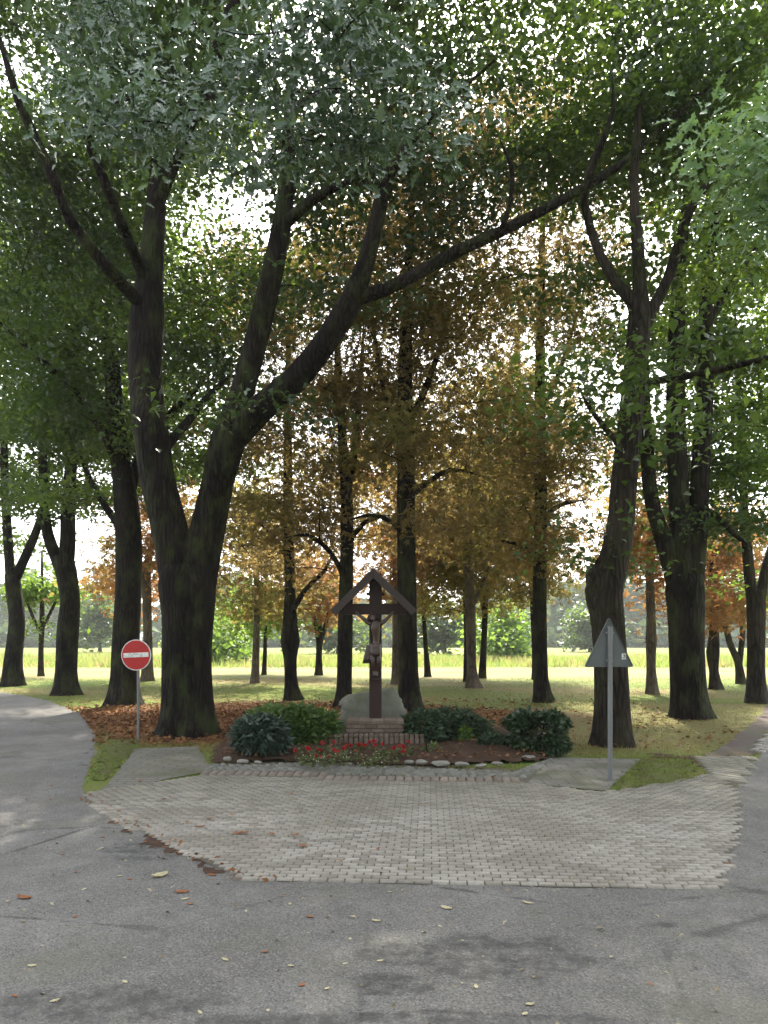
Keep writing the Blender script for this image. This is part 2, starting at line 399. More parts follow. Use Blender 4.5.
# avenue left of the road
AV = 'avenue trees along the left road'
tree('tall straight dark trunk close behind the round red sign', 20.0,
  [[(125, 706, 34), (125, 680, 28), (126, 640, 27), (128, 600, 26), (129, 550, 26), (127, 510, 24), (122, 470, 20), (116, 420, 17), (112, 360, 15), (110, 300, 12), (108, 240, 9), (104, 180, 7)],
   [(128, 520, 13), (122, 480, 12), (110, 445, 10, -.5), (85, 405, 9, -1), (60, 378, 8, -1.5), (30, 350, 7, -2), (-5, 318, 5, -2.5)],
   [(128, 545, 9), (116, 522, 8, .6), (100, 498, 7, 1), (85, 468, 5, 1.4), (76, 440, 4, 1.6)],
   [(128, 500, 12), (140, 455, 10, .8), (165, 420, 8, 1.5), (195, 390, 6, 2.2), (225, 350, 4, 3)]],
  [(95, 330, 120, 140, 0, 4, 300), (110, 160, 140, 130, 0, 4, 190), (60, 440, 60, 60, 0, 2.5, 40), (195, 400, 55, 70, 2, 2, 110), (215, 290, 50, 70, 3, 2, 70)],
  leaf='avenue_leaf', bark='bark', per=46, L=.14, W=.095, sig=(.55, .55, .16), group=AV, dens=1.5)
tree('dark avenue tree with a knotted trunk forking beside the road bend', 23.7,
  [[(66, 696, 27), (66, 672, 21), (68, 630, 21), (70, 600, 19), (66, 572, 21), (63, 556, 19)],
   [(60, 566, 13), (48, 535, 11), (44, 500, 9), (43, 460, 8), (45, 400, 7), (40, 330, 5)],
   [(66, 566, 16), (68, 540, 15), (68, 510, 14), (71, 470, 12), (75, 400, 10), (78, 340, 8), (80, 270, 6)]],
  [(60, 390, 85, 140, 0, 4, 240), (60, 240, 100, 110, 0, 4, 130)],
  leaf='avenue_leaf', bark='bark', per=42, L=.16, W=.11, sig=(.6, .6, .17), group=AV, dens=1.5)
tree('avenue tree with a crooked Y fork furthest along the road', 28.3,
  [[(12, 686, 22), (13, 660, 17), (17, 622, 15), (14, 592, 15), (12, 574, 14)],
   [(11, 582, 10), (8, 540, 9), (5, 480, 8), (4, 420, 7), (6, 350, 5)],
   [(14, 582, 10), (24, 560, 9), (35, 535, 8), (45, 500, 6), (50, 450, 5)]],
  [(10, 440, 75, 120, 0, 4.5, 240), (0, 300, 90, 110, 0, 4, 120)],
  leaf='avenue_leaf', bark='bark', per=42, L=.18, W=.12, sig=(.6, .6, .18), group=AV, dens=1.5)
tree('small bright green tree alone on the sunlit lawn by the road bend', 36.0,
  [[(41, 677, 6), (41, 650, 5), (42, 620, 5), (42, 580, 3), (42, 550, 2)],
   [(42, 630, 3), (54, 605, 3, .4), (62, 588, 2, .6)], [(41, 635, 3), (30, 610, 3, -.3), (24, 592, 2, -.5)]],
  [(42, 595, 27, 48, 0, 1.5, 75)], leaf='green_leaf', bark='bark2', per=40, L=.22, W=.15, sig=(.4, .4, .25))

tree('added shade tree almost hidden behind the tall straight dark trunk', 30.0,  # extra tree added to keep the sun off the left road
  [[(121, 684, 14), (121, 640, 11), (122, 590, 10), (122, 520, 9), (124, 450, 7), (126, 370, 5)], [(122, 510, 6), (140, 470, 5, .5), (155, 430, 3, 1)]],
  [(128, 425, 70, 80, 0, 3, 150), (120, 300, 80, 80, 0, 3, 80)],
  leaf='avenue_leaf', bark='bark', per=46, L=.18, W=.12, sig=(.6, .6, .18), group=AV, dens=1.7)
# grove of chestnuts behind the cross
CG = 'brown chestnuts in the grove'
CH_ = dict(twig=.014, bough=4, dens=1.4, leaf='chestnut_leaf', bark='bark', shape='palm', per=34, L=.125, W=.125, sig=(.5, .5, .24), group=CG, up=.8)
tree('stout chestnut standing right behind the cross and the boulder', 18.1,
  [[(411, 715, 28), (409, 690, 21), (408, 650, 19), (407, 600, 19), (406, 530, 18), (406, 460, 17), (405, 400, 15), (406, 340, 12), (408, 280, 9), (412, 200, 6)],
   [(407, 500, 7), (420, 488, 6, -.6), (450, 470, 5, -1.2), (480, 475, 3, -1.6)],
   [(406, 430, 8), (425, 390, 7, .5), (445, 330, 5, 1), (455, 270, 4, 1.4)],
   [(406, 450, 7), (390, 410, 6, .6), (378, 360, 5, 1), (370, 300, 4, 1.4)],
   [(407, 540, 6), (392, 522, 5, -.5), (370, 515, 4, -1), (350, 520, 3, -1.4)]],
  [(420, 420, 95, 130, 0, 3.5, 190), (425, 250, 100, 120, 0, 3.5, 200), (470, 120, 120, 90, 0, 3, 90)], **CH_)
tree('chestnut with a straight trunk just to the left of the wooden cross', 19.5,
  [[(343, 709, 19), (344, 690, 15), (345, 640, 15), (346, 590, 14), (347, 530, 13), (346, 485, 12), (342, 430, 9), (338, 370, 7), (336, 300, 5)],
   [(347, 495, 8), (355, 445, 7, .4), (360, 390, 6, .6), (364, 320, 4, .8)],
   [(346, 580, 6), (330, 552, 5, -.6), (308, 535, 4, -1.2), (285, 538, 3, -1.6)],
   [(347, 545, 5), (365, 522, 5, -.4), (390, 515, 3, -.9)]],
  [(330, 440, 85, 110, 0, 3.2, 150), (330, 290, 90, 110, 0, 3.2, 140)], **CH_)
tree('chestnut with a bulging burr low on its trunk between oak and cross', 21.7,
  [[(293, 701, 18), (291, 684, 13), (290, 658, 13), (290, 642, 19), (290, 626, 15), (290, 595, 11), (289, 550, 10), (288, 500, 10), (288, 440, 8), (288, 370, 6), (290, 300, 4)],
   [(290, 615, 6), (305, 590, 5, -.4), (325, 570, 4, -.9), (335, 548, 3, -1.2)],
   [(289, 560, 5), (272, 535, 4, .5), (255, 520, 3, .9)]],
  [(285, 490, 70, 110, 0, 3.2, 140), (285, 330, 80, 110, 0, 3.2, 110)], **CH_)
tree('chestnut with a slim dark trunk between the shrubs and the triangular sign', 21.0,
  [[(543, 703, 20), (541, 680, 15), (540, 630, 14), (540, 570, 13), (541, 500, 12), (540, 430, 11), (540, 370, 10), (541, 300, 8), (543, 210, 5)],
   [(540, 520, 5), (560, 505, 5, .5), (585, 500, 3, 1)], [(541, 440, 6), (520, 410, 5, .6), (500, 360, 4, 1)], [(541, 410, 6), (560, 370, 5, .6), (578, 310, 4, 1)],
   [(540, 560, 5), (520, 545, 4, -.6), (495, 540, 3, -1.2)]],
  [(540, 460, 80, 130, 0, 3.5, 210), (545, 290, 90, 120, 0, 3.5, 170), (545, 130, 90, 80, 0, 3, 70)], **CH_)
CF = dict(dict(CH_, dens=1.9, bough=3), per=30, L=.19, W=.19, sig=(.6, .6, .35))
tree('pale trunked chestnut with a flared foot in the middle of the lawn', 27.2,
  [[(474, 688, 17), (472, 672, 10), (471, 640, 10), (470, 610, 11), (469, 580, 9), (468, 520, 7), (466, 440, 5)],
   [(470, 610, 5), (480, 590, 4), (492, 560, 3)]],
  [(468, 500, 65, 110, 0, 3.5, 150)], **dict(CF, bark='bark_pale', leaf='olive_leaf'))
tree('dark slender chestnut just right of the pale trunked one', 34.0,
  [[(482, 678, 8), (484, 640, 6), (485, 610, 6), (487, 570, 5), (490, 500, 4)], [(485, 615, 4), (478, 590, 3), (470, 570, 2)]],
  [(490, 540, 50, 75, 0, 3.5, 100)], **dict(CF, leaf='olive_leaf'))
tree('thin dark chestnut just left of the pale trunked one', 31.2,
  [[(466, 683, 6), (466, 640, 4), (465, 600, 4), (464, 540, 3)]], [(455, 545, 40, 70, 0, 3, 60)], **dict(CF, leaf='olive_leaf'))
tree('thin leaning chestnut between the cross and the pale trunk', 35.5,
  [[(428, 677, 7), (426, 650, 5), (424, 620, 4), (421, 570, 3)]], [(430, 555, 45, 62, 0, 3, 70)], **dict(CF, leaf='olive_leaf'))
tree('pale stem half hidden behind the stout chestnut', 29.4,
  [[(396, 685, 10), (396, 650, 8), (396, 590, 7), (395, 520, 5)]], [(385, 520, 50, 90, 0, 3, 80)], **dict(CF, bark='bark_pale', leaf='rust_leaf'))
tree('slim chestnut standing behind the slim dark trunk', 33.0,
  [[(536, 682, 8), (535, 640, 7), (531, 560, 7), (525, 480, 7), (520, 400, 6), (516, 320, 4)]], [(520, 480, 60, 130, 0, 4, 130)], **dict(CF, leaf='olive_leaf'))
tree('small tree with three stems in a V seen left of the cross', 37.0,
  [[(319, 675, 8), (319, 655, 6), (320, 636, 7)], [(319, 645, 5), (314, 617, 4), (306, 590, 3), (300, 560, 2)], [(320, 640, 4), (320, 610, 4), (322, 575, 3)], [(320, 645, 5), (328, 615, 4), (335, 590, 3), (342, 560, 2)]],
  [(322, 580, 40, 42, 0, 2.5, 75)], **dict(CF, leaf='rust_leaf', per=26))
tree('slim pale tree left of the burred chestnut', 30.2,
  [[(255, 684, 9), (256, 650, 7), (257, 600, 6), (256, 540, 5), (255, 470, 3)]], [(255, 540, 45, 80, 0, 3, 85)], **dict(CF, bark='bark_pale', leaf='olive_leaf'))
tree('thin light green sapling beside the slim pale tree', 37.5,
  [[(264, 675, 5), (265, 650, 4), (266, 610, 3)]], [(258, 615, 36, 33, 0, 2.5, 50)], **dict(CF, leaf='green_leaf', shape='diamond', per=40, L=.24, W=.16))
tree('orange chestnut seen between the two dark trunks by the round sign', 31.8,
  [[(147, 682, 13), (148, 650, 9), (147, 600, 9), (146, 575, 10), (152, 540, 5), (156, 490, 4)], [(146, 580, 5), (138, 550, 4), (134, 500, 3)], [(147, 575, 5), (160, 556, 4), (170, 520, 3)]],
  [(165, 535, 40, 75, 0, 3, 90), (115, 590, 22, 26, 2, 2, 20)], **dict(CF, bark='bark_pale', leaf='rust_leaf'))
tree('pale orange trunked chestnut between the gnarled tree and the three stemmed tree', 24.2,
  [[(652, 694, 13), (651, 665, 9), (651, 640, 11), (651, 620, 9), (650, 570, 8), (650, 500, 6), (652, 420, 4)]],
  [(648, 520, 36, 75, 0, 2.4, 62)], **dict(CF, bark='bark_pale', leaf='rust_leaf', L=.2, W=.2))
tree('chestnut with a large burr beyond the brown path', 26.4,
  [[(716, 690, 14), (714, 672, 9), (713, 652, 13), (714, 636, 10), (713, 590, 8), (715, 540, 7), (718, 480, 4)]],
  [(716, 560, 36, 80, 0, 3, 62)], **dict(CF, leaf='rust_leaf', bark='bark2'))
tree('thin V shaped tree beyond the brown path and the burred chestnut', 29.6,
  [[(741, 685, 10), (738, 662, 7), (729, 640, 6), (722, 600, 5), (719, 550, 4)], [(739, 668, 6), (743, 625, 5), (741, 580, 4), (738, 530, 3)]],
  [(733, 560, 36, 66, 0, 3, 55)], **dict(CF, leaf='olive_leaf', bark='bark2'))
tree('pale yellow green young tree far off at the meadow edge', 62.0,
  [[(501, 664, 3), (501, 640, 2.5), (501, 615, 2)]], [(502, 632, 24, 26, 0, 3, 70, dict(zmin=.6))], **dict(CF, leaf='green_leaf', shape='diamond', per=34, L=.4, W=.3, sig=(.6, .6, .5), group=None))
tree('pale green bushy tree far off at the meadow edge left of the grove', 56.0,
  [[(216, 665, 3), (216, 645, 2.5), (216, 625, 2)]], [(222, 640, 26, 22, 0, 3, 60, dict(zmin=.6))], **dict(CF, leaf='green_leaf', shape='diamond', per=34, L=.4, W=.3, sig=(.6, .6, .5), group=None))

for px_, hy, rx_, Yf, lb in ((338, 618, 22, 96, 'round hazy tree far off behind the left arm of the cross'), (590, 622, 26, 110, 'dark rounded tree far across the meadow beside the gnarled trunk'), (100, 612, 20, 105, 'hazy tree far across the meadow left of the round sign'), (445, 622, 20, 88, 'small round tree far across the meadow right of the cross')):
    tree(lb, Yf, [[(px_, 656, 4), (px_, 640, 3), (px_+1, hy+6, 2)]], [(px_, hy+6, rx_, 24, 0, 3, 60, dict(zmin=.8))], **dict(CF, leaf='avenue_leaf', shape='diamond', per=30, L=.6, W=.45, sig=(.9, .9, .6), bsp=1.4, group=None))
# unseen trees added behind the viewer to shade the fronts of everything ahead
def shade_tree(x, y, h, r, label):
    root = empty('tree', (x, y, 0)); tag(root, label, 'tree', 'unseen shade trees added round the viewer')
    T = Tubes(); T.add(catmull([(0, 0, 0, .42), (.1, 0, 2, .34), (.05, .1, 4.5, .3), (.2, 0, h*.6, .2), (.1, .1, h*.85, .08)], .3)[:, :3], catmull([(0, 0, 0, .42), (.1, 0, 2, .34), (.05, .1, 4.5, .3), (.2, 0, h*.6, .2), (.1, .1, h*.85, .08)], .3)[:, 3], 20, .04, .3)
    C = []
    for k in range(150):
        u = rng.normal(size=3); u /= np.linalg.norm(u); c = np.array([0, 0, h*.58])+u*np.array([r, r, h*.42])*rng.uniform(.25, 1)**.5
        C.append(c+rng.normal(size=(26, 3))*np.array([.8, .8, .4]))
        a_ = np.array([0, 0, max(3.2, c[2]-2.2)]); T.add([a_, (a_+c)/2+np.array([0, 0, .4]), c], [.06, .04, .015], 5, 0, 0, False)
    link('trunk', T.mesh('trunk'), M['bark'], root)
    link('crown', leaves_mesh('crown', np.vstack(C), .5, .36, 'diamond', .8), M['avenue_leaf'], root)
for x_, y_, h_, r_, lb in ((-17, -3, 17, 5.5, 'broad unseen shade tree added west of the viewer'), (-8, -11, 18, 6, 'broad unseen shade tree added behind the viewer on the west side'), (2.5, -14, 19, 6.5, 'tallest unseen shade tree added right behind the viewer'), (12, -10, 18, 6, 'broad unseen shade tree added behind the viewer on the east side'), (18, -1, 17, 5.5, 'broad unseen shade tree added east of the viewer')):
    shade_tree(x_, y_, h_, r_, lb)
# ------------------------------------------------------------------ ground sheets
def poly_world(px, jit=.03, step=.22):
    w = [G(*p)[:2] if len(p) == 2 else np.array(p[:2], float) for p in px]   # (px,py) pixel or (X,Y,'w') world
    out = []
    for a, b in zip(w, w[1:]+w[:1]):
        n = max(1, int(np.linalg.norm(b-a)/step)); n = min(n, 120)
        for k in range(n):
            p = a+(b-a)*k/n
            out.append(p+(rng.normal(size=2)*jit if k else 0))
    return out
def sheet(name, pts, z, m, label=None, **kw):
    from mathutils.geometry import tessellate_polygon
    bm = bmesh.new(); vs = [bm.verts.new((p[0], p[1], z)) for p in pts]
    for t in tessellate_polygon([[Vector((p[0], p[1], 0)) for p in pts]]):
        a, b, c = (pts[i] for i in t)
        if (b[0]-a[0])*(c[1]-a[1])-(b[1]-a[1])*(c[0]-a[0]) < 0: t = t[::-1]
        try: bm.faces.new([vs[i] for i in t])
        except ValueError: pass
    o = from_bm(name, bm, m)
    tag(o, kind='structure'); return o
def inside(p, poly):
    x, y = p; c = False; n = len(poly)
    for i in range(n):
        (x1, y1), (x2, y2) = poly[i][:2], poly[i-1][:2]
        if (y1 > y) != (y2 > y) and x < (x2-x1)*(y-y1)/(y2-y1)+x1: c = not c
    return c

# lawn / ground
m, nt, out = mat('lawn'); N = NT(nt)
p = N.pos(world=True); sx = N.n('ShaderNodeSeparateXYZ'); N.l(p, sx.inputs[0]); X, Yc = sx.outputs[0], sx.outputs[1]
n1 = N.noise(p, .35, 4); n2 = N.noise(p, 9, 5, .7); n3 = N.noise(p, 60, 3, .7)
col = N.mix(N.ramp(n1, (.35, 0), (.65, 1)), (.09, .165, .015), (.15, .215, .026))
col = N.mix(N.math('MULTIPLY', n2, .6), col, (.10, .095, .04))
col = N.mix(N.ramp(n3, (.3, .45), (.7, 0)), col, (.05, .06, .018))
dry = N.ramp(N.noise(N.pos((.5, 1, 1), True), .22, 3), (.47, 0), (.58, .75))
col = N.mix(dry, col, (.19, .15, .07))
rdry = N.math('MULTIPLY', N.ramp(N.blob(X, Yc, 6.5, 15.5, 6.5, 5.2, n1, 1.0), (0, 0), (.5, 1)), N.ramp(n2, (.3, .45), (.65, .95)))
col = N.mix(rdry, col, (.17, .14, .065))
band = N.math('MULTIPLY', N.ramp(N.math('DIVIDE', Yc, 100.0), (.31, 0), (.36, 1), (.47, 1), (.52, 0)), N.ramp(n1, (.3, .5), (.6, 1)))
col = N.mix(N.math('MULTIPLY', band, .55), col, (.21, .165, .085))
litter = N.blob(X, Yc, -2.9, 16.6, 7.4, 4.8, n1, 1.2)
litter = N.ramp(litter, (.0, 0), (.35, 1))
litter = N.math('MULTIPLY', litter, N.ramp(n2, (.3, .55), (.6, 1)))
lc = N.mix(N.voro(p, 26, 'F1', 'Color'), (.13, .052, .022), (.22, .11, .05))
lc = N.mix(N.ramp(n3, (.35, .6), (.6, 0)), lc, (.05, .03, .018))
col = N.mix(litter, col, lc)
N.bsdf(out, col, .95, .1, N.bump(N.math('ADD', n2, n3), .4, .008)); M['lawn'] = m
bm = bmesh.new()
for a, b in (((-400, -50), (400, 460)),):
    vs = [bm.verts.new(v) for v in ((a[0], a[1], 0), (b[0], a[1], 0), (b[0], b[1], 0), (a[0], b[1], 0))]; bm.faces.new(vs)
tag(from_bm('ground', bm, M['lawn']), kind='structure')

# asphalt
m, nt, out = mat('asphalt'); N = NT(nt)
p = N.pos(world=True); sx = N.n('ShaderNodeSeparateXYZ'); N.l(p, sx.inputs[0]); X, Yc = sx.outputs[0], sx.outputs[1]
big = N.noise(p, .55, 5, .6); mid = N.noise(p, 3.2, 5, .65); fine = N.noise(p, 90, 3, .7)
col = N.mix(N.ramp(big, (.35, 0), (.65, 1)), (.125, .118, .106), (.205, .195, .18))
col = N.mix(N.ramp(mid, (.40, .55), (.62, 0)), col, (.115, .111, .103))
sp = N.voro(p, 110, 'F1', 'Color')
spv = N.n('ShaderNodeSeparateColor'); N.l(sp, spv.inputs[0])
col = N.mix(N.math('MULTIPLY', N.ramp(spv.outputs[0], (.6, 0), (.95, 1)), .35), col, (.33, .32, .30))
col = N.mix(N.math('MULTIPLY', N.ramp(spv.outputs[1], (.6, 0), (.9, 1)), .5), col, (.045, .045, .045))
gr = N.math('MULTIPLY', N.ramp(N.noise(p, .9, 4, .6), (.52, 0), (.66, 1)), .35)
col = N.mix(gr, col, (.115, .112, .075))
def spot(px, py, rx, ry):
    g = G(px, py); return (g[0], g[1], rx, ry)
wet = None
for cx, cy, rx, ry in (spot(490, 958, .62, .33), spot(400, 1022, 1.1, .10), spot(392, 985, .28, .15), spot(420, 955, .35, .2), spot(100, 1005, .6, .2), spot(160, 850, .5, .35), spot(664, 926, .14, .05)):
    b = N.ramp(N.blob(X, Yc, cx, cy, rx, ry, N.noise(p, 3.5, 5, .65), 1.6), (.0, 0), (.22, 1))
    wet = b if wet is None else N.math('MAXIMUM', wet, b)
col = N.mix(N.math('MULTIPLY', N.math('MULTIPLY', wet, N.ramp(N.noise(p, 9, 4, .7), (.38, .15), (.6, 1))), .75), col, (.045, .045, .043))
rough = N.math('SUBTRACT', .88, N.math('MULTIPLY', wet, .3))
# old repair seam and fine cracks
cr = N.voro(N.pos((1, 1, 1), True), .55, 'DISTANCE_TO_EDGE')
cr = N.math('MULTIPLY', N.ramp(N.math('ADD', cr, N.math('MULTIPLY', N.math('SUBTRACT', mid, .5), .08)), (.0, 1), (.012, 0)), N.ramp(big, (.45, 0), (.6, .6)))
col = N.mix(cr, col, (.03, .03, .028))
N.bsdf(out, col, rough, .1, N.bump(N.math('ADD', N.math('MULTIPLY', sp, .6), fine), .5, .012)); M['asphalt'] = m

PAVE_PX = [(84, 795), (110, 790), (200, 776), (520, 783), (602, 793), (640, 788), (700, 776), (716, 775), (735, 790), (740, 815), (733, 850), (722, 889), (640, 889), (500, 886), (380, 884), (250, 880), (215, 868), (170, 845), (120, 825), (92, 808)]
ROAD = [(-40, 20, 'w'), (-40, -30, 'w'), (12, -30, 'w'), (7.4, 4, 'w'), (7.6, 12.6, 'w'), (768, 748), (745, 768), (735, 790), (733, 850), (718, 886), (640, 884), (380, 880), (250, 876), (215, 864), (170, 842), (120, 822), (92, 806), (84, 795), (88, 775), (95, 750), (93, 730), (80, 714), (50, 701), (20, 695), (0, 692), (-22, 25.2, 'w'), (-40, 25, 'w')]
sheet('road', poly_world(ROAD, .035), .004, M['asphalt'])

# block paving: every block a bevelled stone, one surface
m, nt, out = mat('paving_block'); N = NT(nt)
g = N.n('ShaderNodeNewGeometry'); rnd = g.outputs['Random Per Island']; p = N.pos(world=True)
col = N.mix(rnd, (.32, .295, .255), (.43, .40, .35))
row = N.noise(N.pos((.9, 5.5, 1), True), .9, 3, .6)
darkb = N.math('MULTIPLY', N.ramp(N.math('ADD', N.math('MULTIPLY', rnd, .45), N.math('MULTIPLY', row, .8)), (.68, 0), (.74, 1)), .6)
col = N.mix(darkb, col, (.135, .12, .095))
col = N.mix(N.ramp(N.noise(p, 1.1, 4, .6), (.36, .75), (.6, 0)), col, (.21, .19, .155))
sx = N.n('ShaderNodeSeparateXYZ'); N.l(p, sx.inputs[0])
mossy = N.math('MULTIPLY', N.ramp(N.math('ADD', N.math('DIVIDE', sx.outputs[1], 20.0), N.math('MULTIPLY', N.noise(p, 2.2, 4), .16)), (.44, 0), (.58, 1)), .5)
col = N.mix(mossy, col, (.12, .12, .075))
f = N.noise(p, 55, 4, .7)
col = N.mix(N.ramp(f, (.35, .35), (.6, 0)), col, (.12, .105, .09))
N.bsdf(out, col, .88, .2, N.bump(f, .5, .008)); M['block'] = m
m, nt, out = mat('joint_sand'); N = NT(nt); p = N.pos(world=True)
N.bsdf(out, N.mix(N.noise(p, 4, 4), (.085, .078, .06), (.14, .125, .10)), .95, .1, N.bump(N.noise(p, 80), .6, .01)); M['joint'] = m

def blocks(name, poly, bw, bh, rot, z0, z1, m, gap=.009, bond=.5, jit=.002, drop=0.0, inset=.007, keep=None):
    c, s_ = math.cos(rot), math.sin(rot)
    P2 = np.array([q[:2] for q in poly]); inv = np.array([[c, s_], [-s_, c]])
    loc = P2@inv.T; lo, hi = loc.min(0), loc.max(0)
    V = []; I = []; n = 0; rowi = 0
    y = lo[1]
    while y < hi[1]:
        x = lo[0]-bw*((rowi % 2)*bond)
        while x < hi[0]:
            cx, cy = x+bw/2, y+bh/2
            wx, wy = c*cx-s_*cy, s_*cx+c*cy
            if inside((wx, wy), poly) and random.random() >= drop and (keep is None or keep(wx, wy)):
                hx, hy = bw/2-gap/2, bh/2-gap/2
                zt = z1+random.gauss(0, jit); tx, ty = random.gauss(0, .006), random.gauss(0, .006); rr = random.gauss(0, .006)
                for sc, zz in ((0, z0), (1, None)):
                    ax, ay = hx-sc*inset, hy-sc*inset
                    for dx, dy in ((-ax, -ay), (ax, -ay), (ax, ay), (-ax, ay)):
                        dx, dy = dx-rr*dy, dy+rr*dx
                        zq = zt+tx*dx+ty*dy if sc else zz
                        lx, ly = cx+dx, cy+dy
                        V.append((c*lx-s_*ly, s_*lx+c*ly, zq))
                for q in ((4, 5, 6, 7), (0, 1, 5, 4), (1, 2, 6, 5), (2, 3, 7, 6), (3, 0, 4, 7)): I += [n+k for k in q]
                n += 8
            x += bw
        y += bh; rowi += 1
    me = np_mesh(name, np.array(V), [4]*(len(I)//4), I)
    return tag(link(name, me, m), kind='structure')
pave = poly_world(PAVE_PX, 0, 5)
o = sheet('paving_bed', poly_world(PAVE_PX, .03), .008, M['joint'])
blocks('paving', pave, .126, .073, R(-3.4), .004, .0165, M['block'], gap=.007, inset=.004, jit=.0012)

# concrete aprons, cobble edging, brick border, path
def conc(name, c1, c2, tile=None):
    m, nt, out = mat(name); N = NT(nt); p = N.pos(world=True)
    n1 = N.noise(p, 1.6, 5, .6); n2 = N.noise(p, 50, 4, .7)
    col = N.mix(n1, c1, c2); col = N.mix(N.ramp(n2, (.35, .4), (.6, 0)), col, tuple(x*.5 for x in c1))
    h = n2
    if tile:
        b = N.n('ShaderNodeTexBrick'); N.l(N.pos((1, 1, 1), True), b.inputs['Vector'])
        b.inputs['Scale'].default_value = 1.0; b.inputs['Brick Width'].default_value = tile[0]; b.inputs['Row Height'].default_value = tile[1]; b.inputs['Mortar Size'].default_value = .012
        col = N.mix(N.math('MULTIPLY', b.outputs['Fac'], .55), col, tuple(x*.35 for x in c1))
    col = N.mix(N.ramp(N.noise(p, .9, 4), (.45, 0), (.62, .75)), col, (.085, .09, .05))
    N.bsdf(out, col, .9, .2, N.bump(h, .5, .008)); return m
M['conc_l'] = conc('worn_concrete', (.14, .13, .105), (.22, .205, .175), (.3, .15))
M['conc_r'] = conc('plain_concrete', (.15, .14, .12), (.23, .215, .185), (.30, .30))
sheet('apron', poly_world([(136, 749), (197, 747), (212, 771), (101, 793)], .015), .010, M['conc_l'])
sheet('apron', poly_world([(552, 758), (641, 760), (606, 792), (528, 784)], .008), .012, M['conc_r'])
border = poly_world([(206, 772), (520, 780.5), (524, 784), (203, 777)], 0, 5)
m, nt, out = mat('border_brick'); N = NT(nt); g = N.n('ShaderNodeNewGeometry'); p = N.pos(world=True)
col = N.mix(g.outputs['Random Per Island'], (.17, .14, .115), (.25, .21, .175)); f = N.noise(p, 50, 4, .7)
N.bsdf(out, N.mix(N.ramp(f, (.35, .4), (.6, 0)), col, (.09, .085, .06)), .9, .2, N.bump(f, .5, .008)); M['border'] = m
sheet('border_bed', poly_world([(204, 764), (300, 762), (540, 770), (552, 758), (556, 760), (530, 784), (524, 785), (203, 777)], .01), .006, M['joint'])
blocks('brick_border', border, .11, .30, R(-3.2), .004, .030, M['border'], bond=0)
cob = poly_world([(212, 766), (300, 765), (515, 773), (538, 764), (550, 758), (552, 760), (528, 778), (519, 780), (206, 771.5)], 0, 5)
m, nt, out = mat('grey_sett'); N = NT(nt); g = N.n('ShaderNodeNewGeometry'); p = N.pos(world=True)
f = N.noise(p, 40, 4, .7)
N.bsdf(out, N.mix(f, N.mix(g.outputs['Random Per Island'], (.16, .155, .14), (.33, .32, .29)), (.10, .10, .075)), .85, .25, N.bump(f, .5, .01)); M['sett'] = m
blocks('cobble_edging', cob, .105, .095, R(-3.2), .0, .035, M['sett'], gap=.016, jit=.006, inset=.02)
# right: second paving panel, brown path, pale kerb rows
side = poly_world([(693, 758), (750, 757), (752, 764), (736, 788), (716, 778), (705, 768)], 0, 5)
sheet('side_paving_bed', side, .007, M['joint'])
blocks('side_paving', side, .21, .14, R(-52), .004, .022, M['block'], bond=.5)
M['path'] = conc('brown_gravel', (.075, .05, .045), (.115, .082, .07))
sheet('path', poly_world([(706, 757), (748, 757), (760, 738), (768, 730), (13.5, 17.2, 'w'), (17, 19.5, 'w'), (17, 23, 'w'), (768, 703), (752, 722), (730, 742)], .06), .006, M['path'])
kerb = poly_world([(749, 756), (768, 751), (8.6, 14.2, 'w'), (10.5, 15.4, 'w'), (11.5, 17.0, 'w'), (768, 734), (756, 745)], 0, 5)
M['pale_sett'] = None
m, nt, out = mat('pale_sett'); N = NT(nt); g = N.n('ShaderNodeNewGeometry'); f = N.noise(N.pos(world=True), 40, 4, .7)
N.bsdf(out, N.mix(f, N.mix(g.outputs['Random Per Island'], (.25, .23, .21), (.38, .36, .33)), (.15, .14, .12)), .85, .25); M['pale_sett'] = m
sheet('side_strip_bed', kerb, .009, M['joint'])
blocks('side_strip', kerb, .24, .12, R(48), .004, .03, M['pale_sett'])
# moss
m, nt, out = mat('moss'); N = NT(nt); p = N.pos(world=True); f = N.noise(p, 30, 5, .7); bg = N.noise(p, 2.5, 4)
col = N.mix(f, (.06, .08, .015), (.12, .145, .03)); col = N.mix(N.ramp(bg, (.4, 0), (.65, .8)), col, (.10, .085, .05))
N.bsdf(out, col, .95, .1, N.bump(f, .5, .01)); M['moss'] = m
def mossbed(px, name='moss', hgt=.03, m='moss'):
    pts = poly_world(px, .05, .12)
    P2 = np.array(pts); lo, hi = P2.min(0), P2.max(0); st = .08
    nx, ny = int((hi[0]-lo[0])/st)+1, int((hi[1]-lo[1])/st)+1
    bm = bmesh.new(); gv = {}
    for i in range(nx+1):
        for j in range(ny+1):
            q = (lo[0]+i*st, lo[1]+j*st)
            if inside(q, pts):
                dmin = np.min(np.linalg.norm(P2-np.array(q), axis=1))
                gv[i, j] = bm.verts.new((q[0]+random.gauss(0, .015), q[1]+random.gauss(0, .015), .001+(hgt+.012)*min(1, dmin/.3)*random.uniform(.6, 1.2)))
    for (i, j), v in gv.items():
        if all(k in gv for k in ((i+1, j), (i+1, j+1), (i, j+1))): bm.faces.new((v, gv[i+1, j], gv[i+1, j+1], gv[i, j+1]))
    o = from_bm(name, bm, M[m], smooth=True); tag(o, kind='stuff'); return pts
mossR = mossbed([(641, 759), (668, 758), (694, 763), (700, 773), (684, 783), (640, 790), (608, 793)])
mossL = mossbed([(96, 728), (120, 738), (150, 744), (136, 750), (112, 778), (92, 790), (90, 770), (98, 750)])

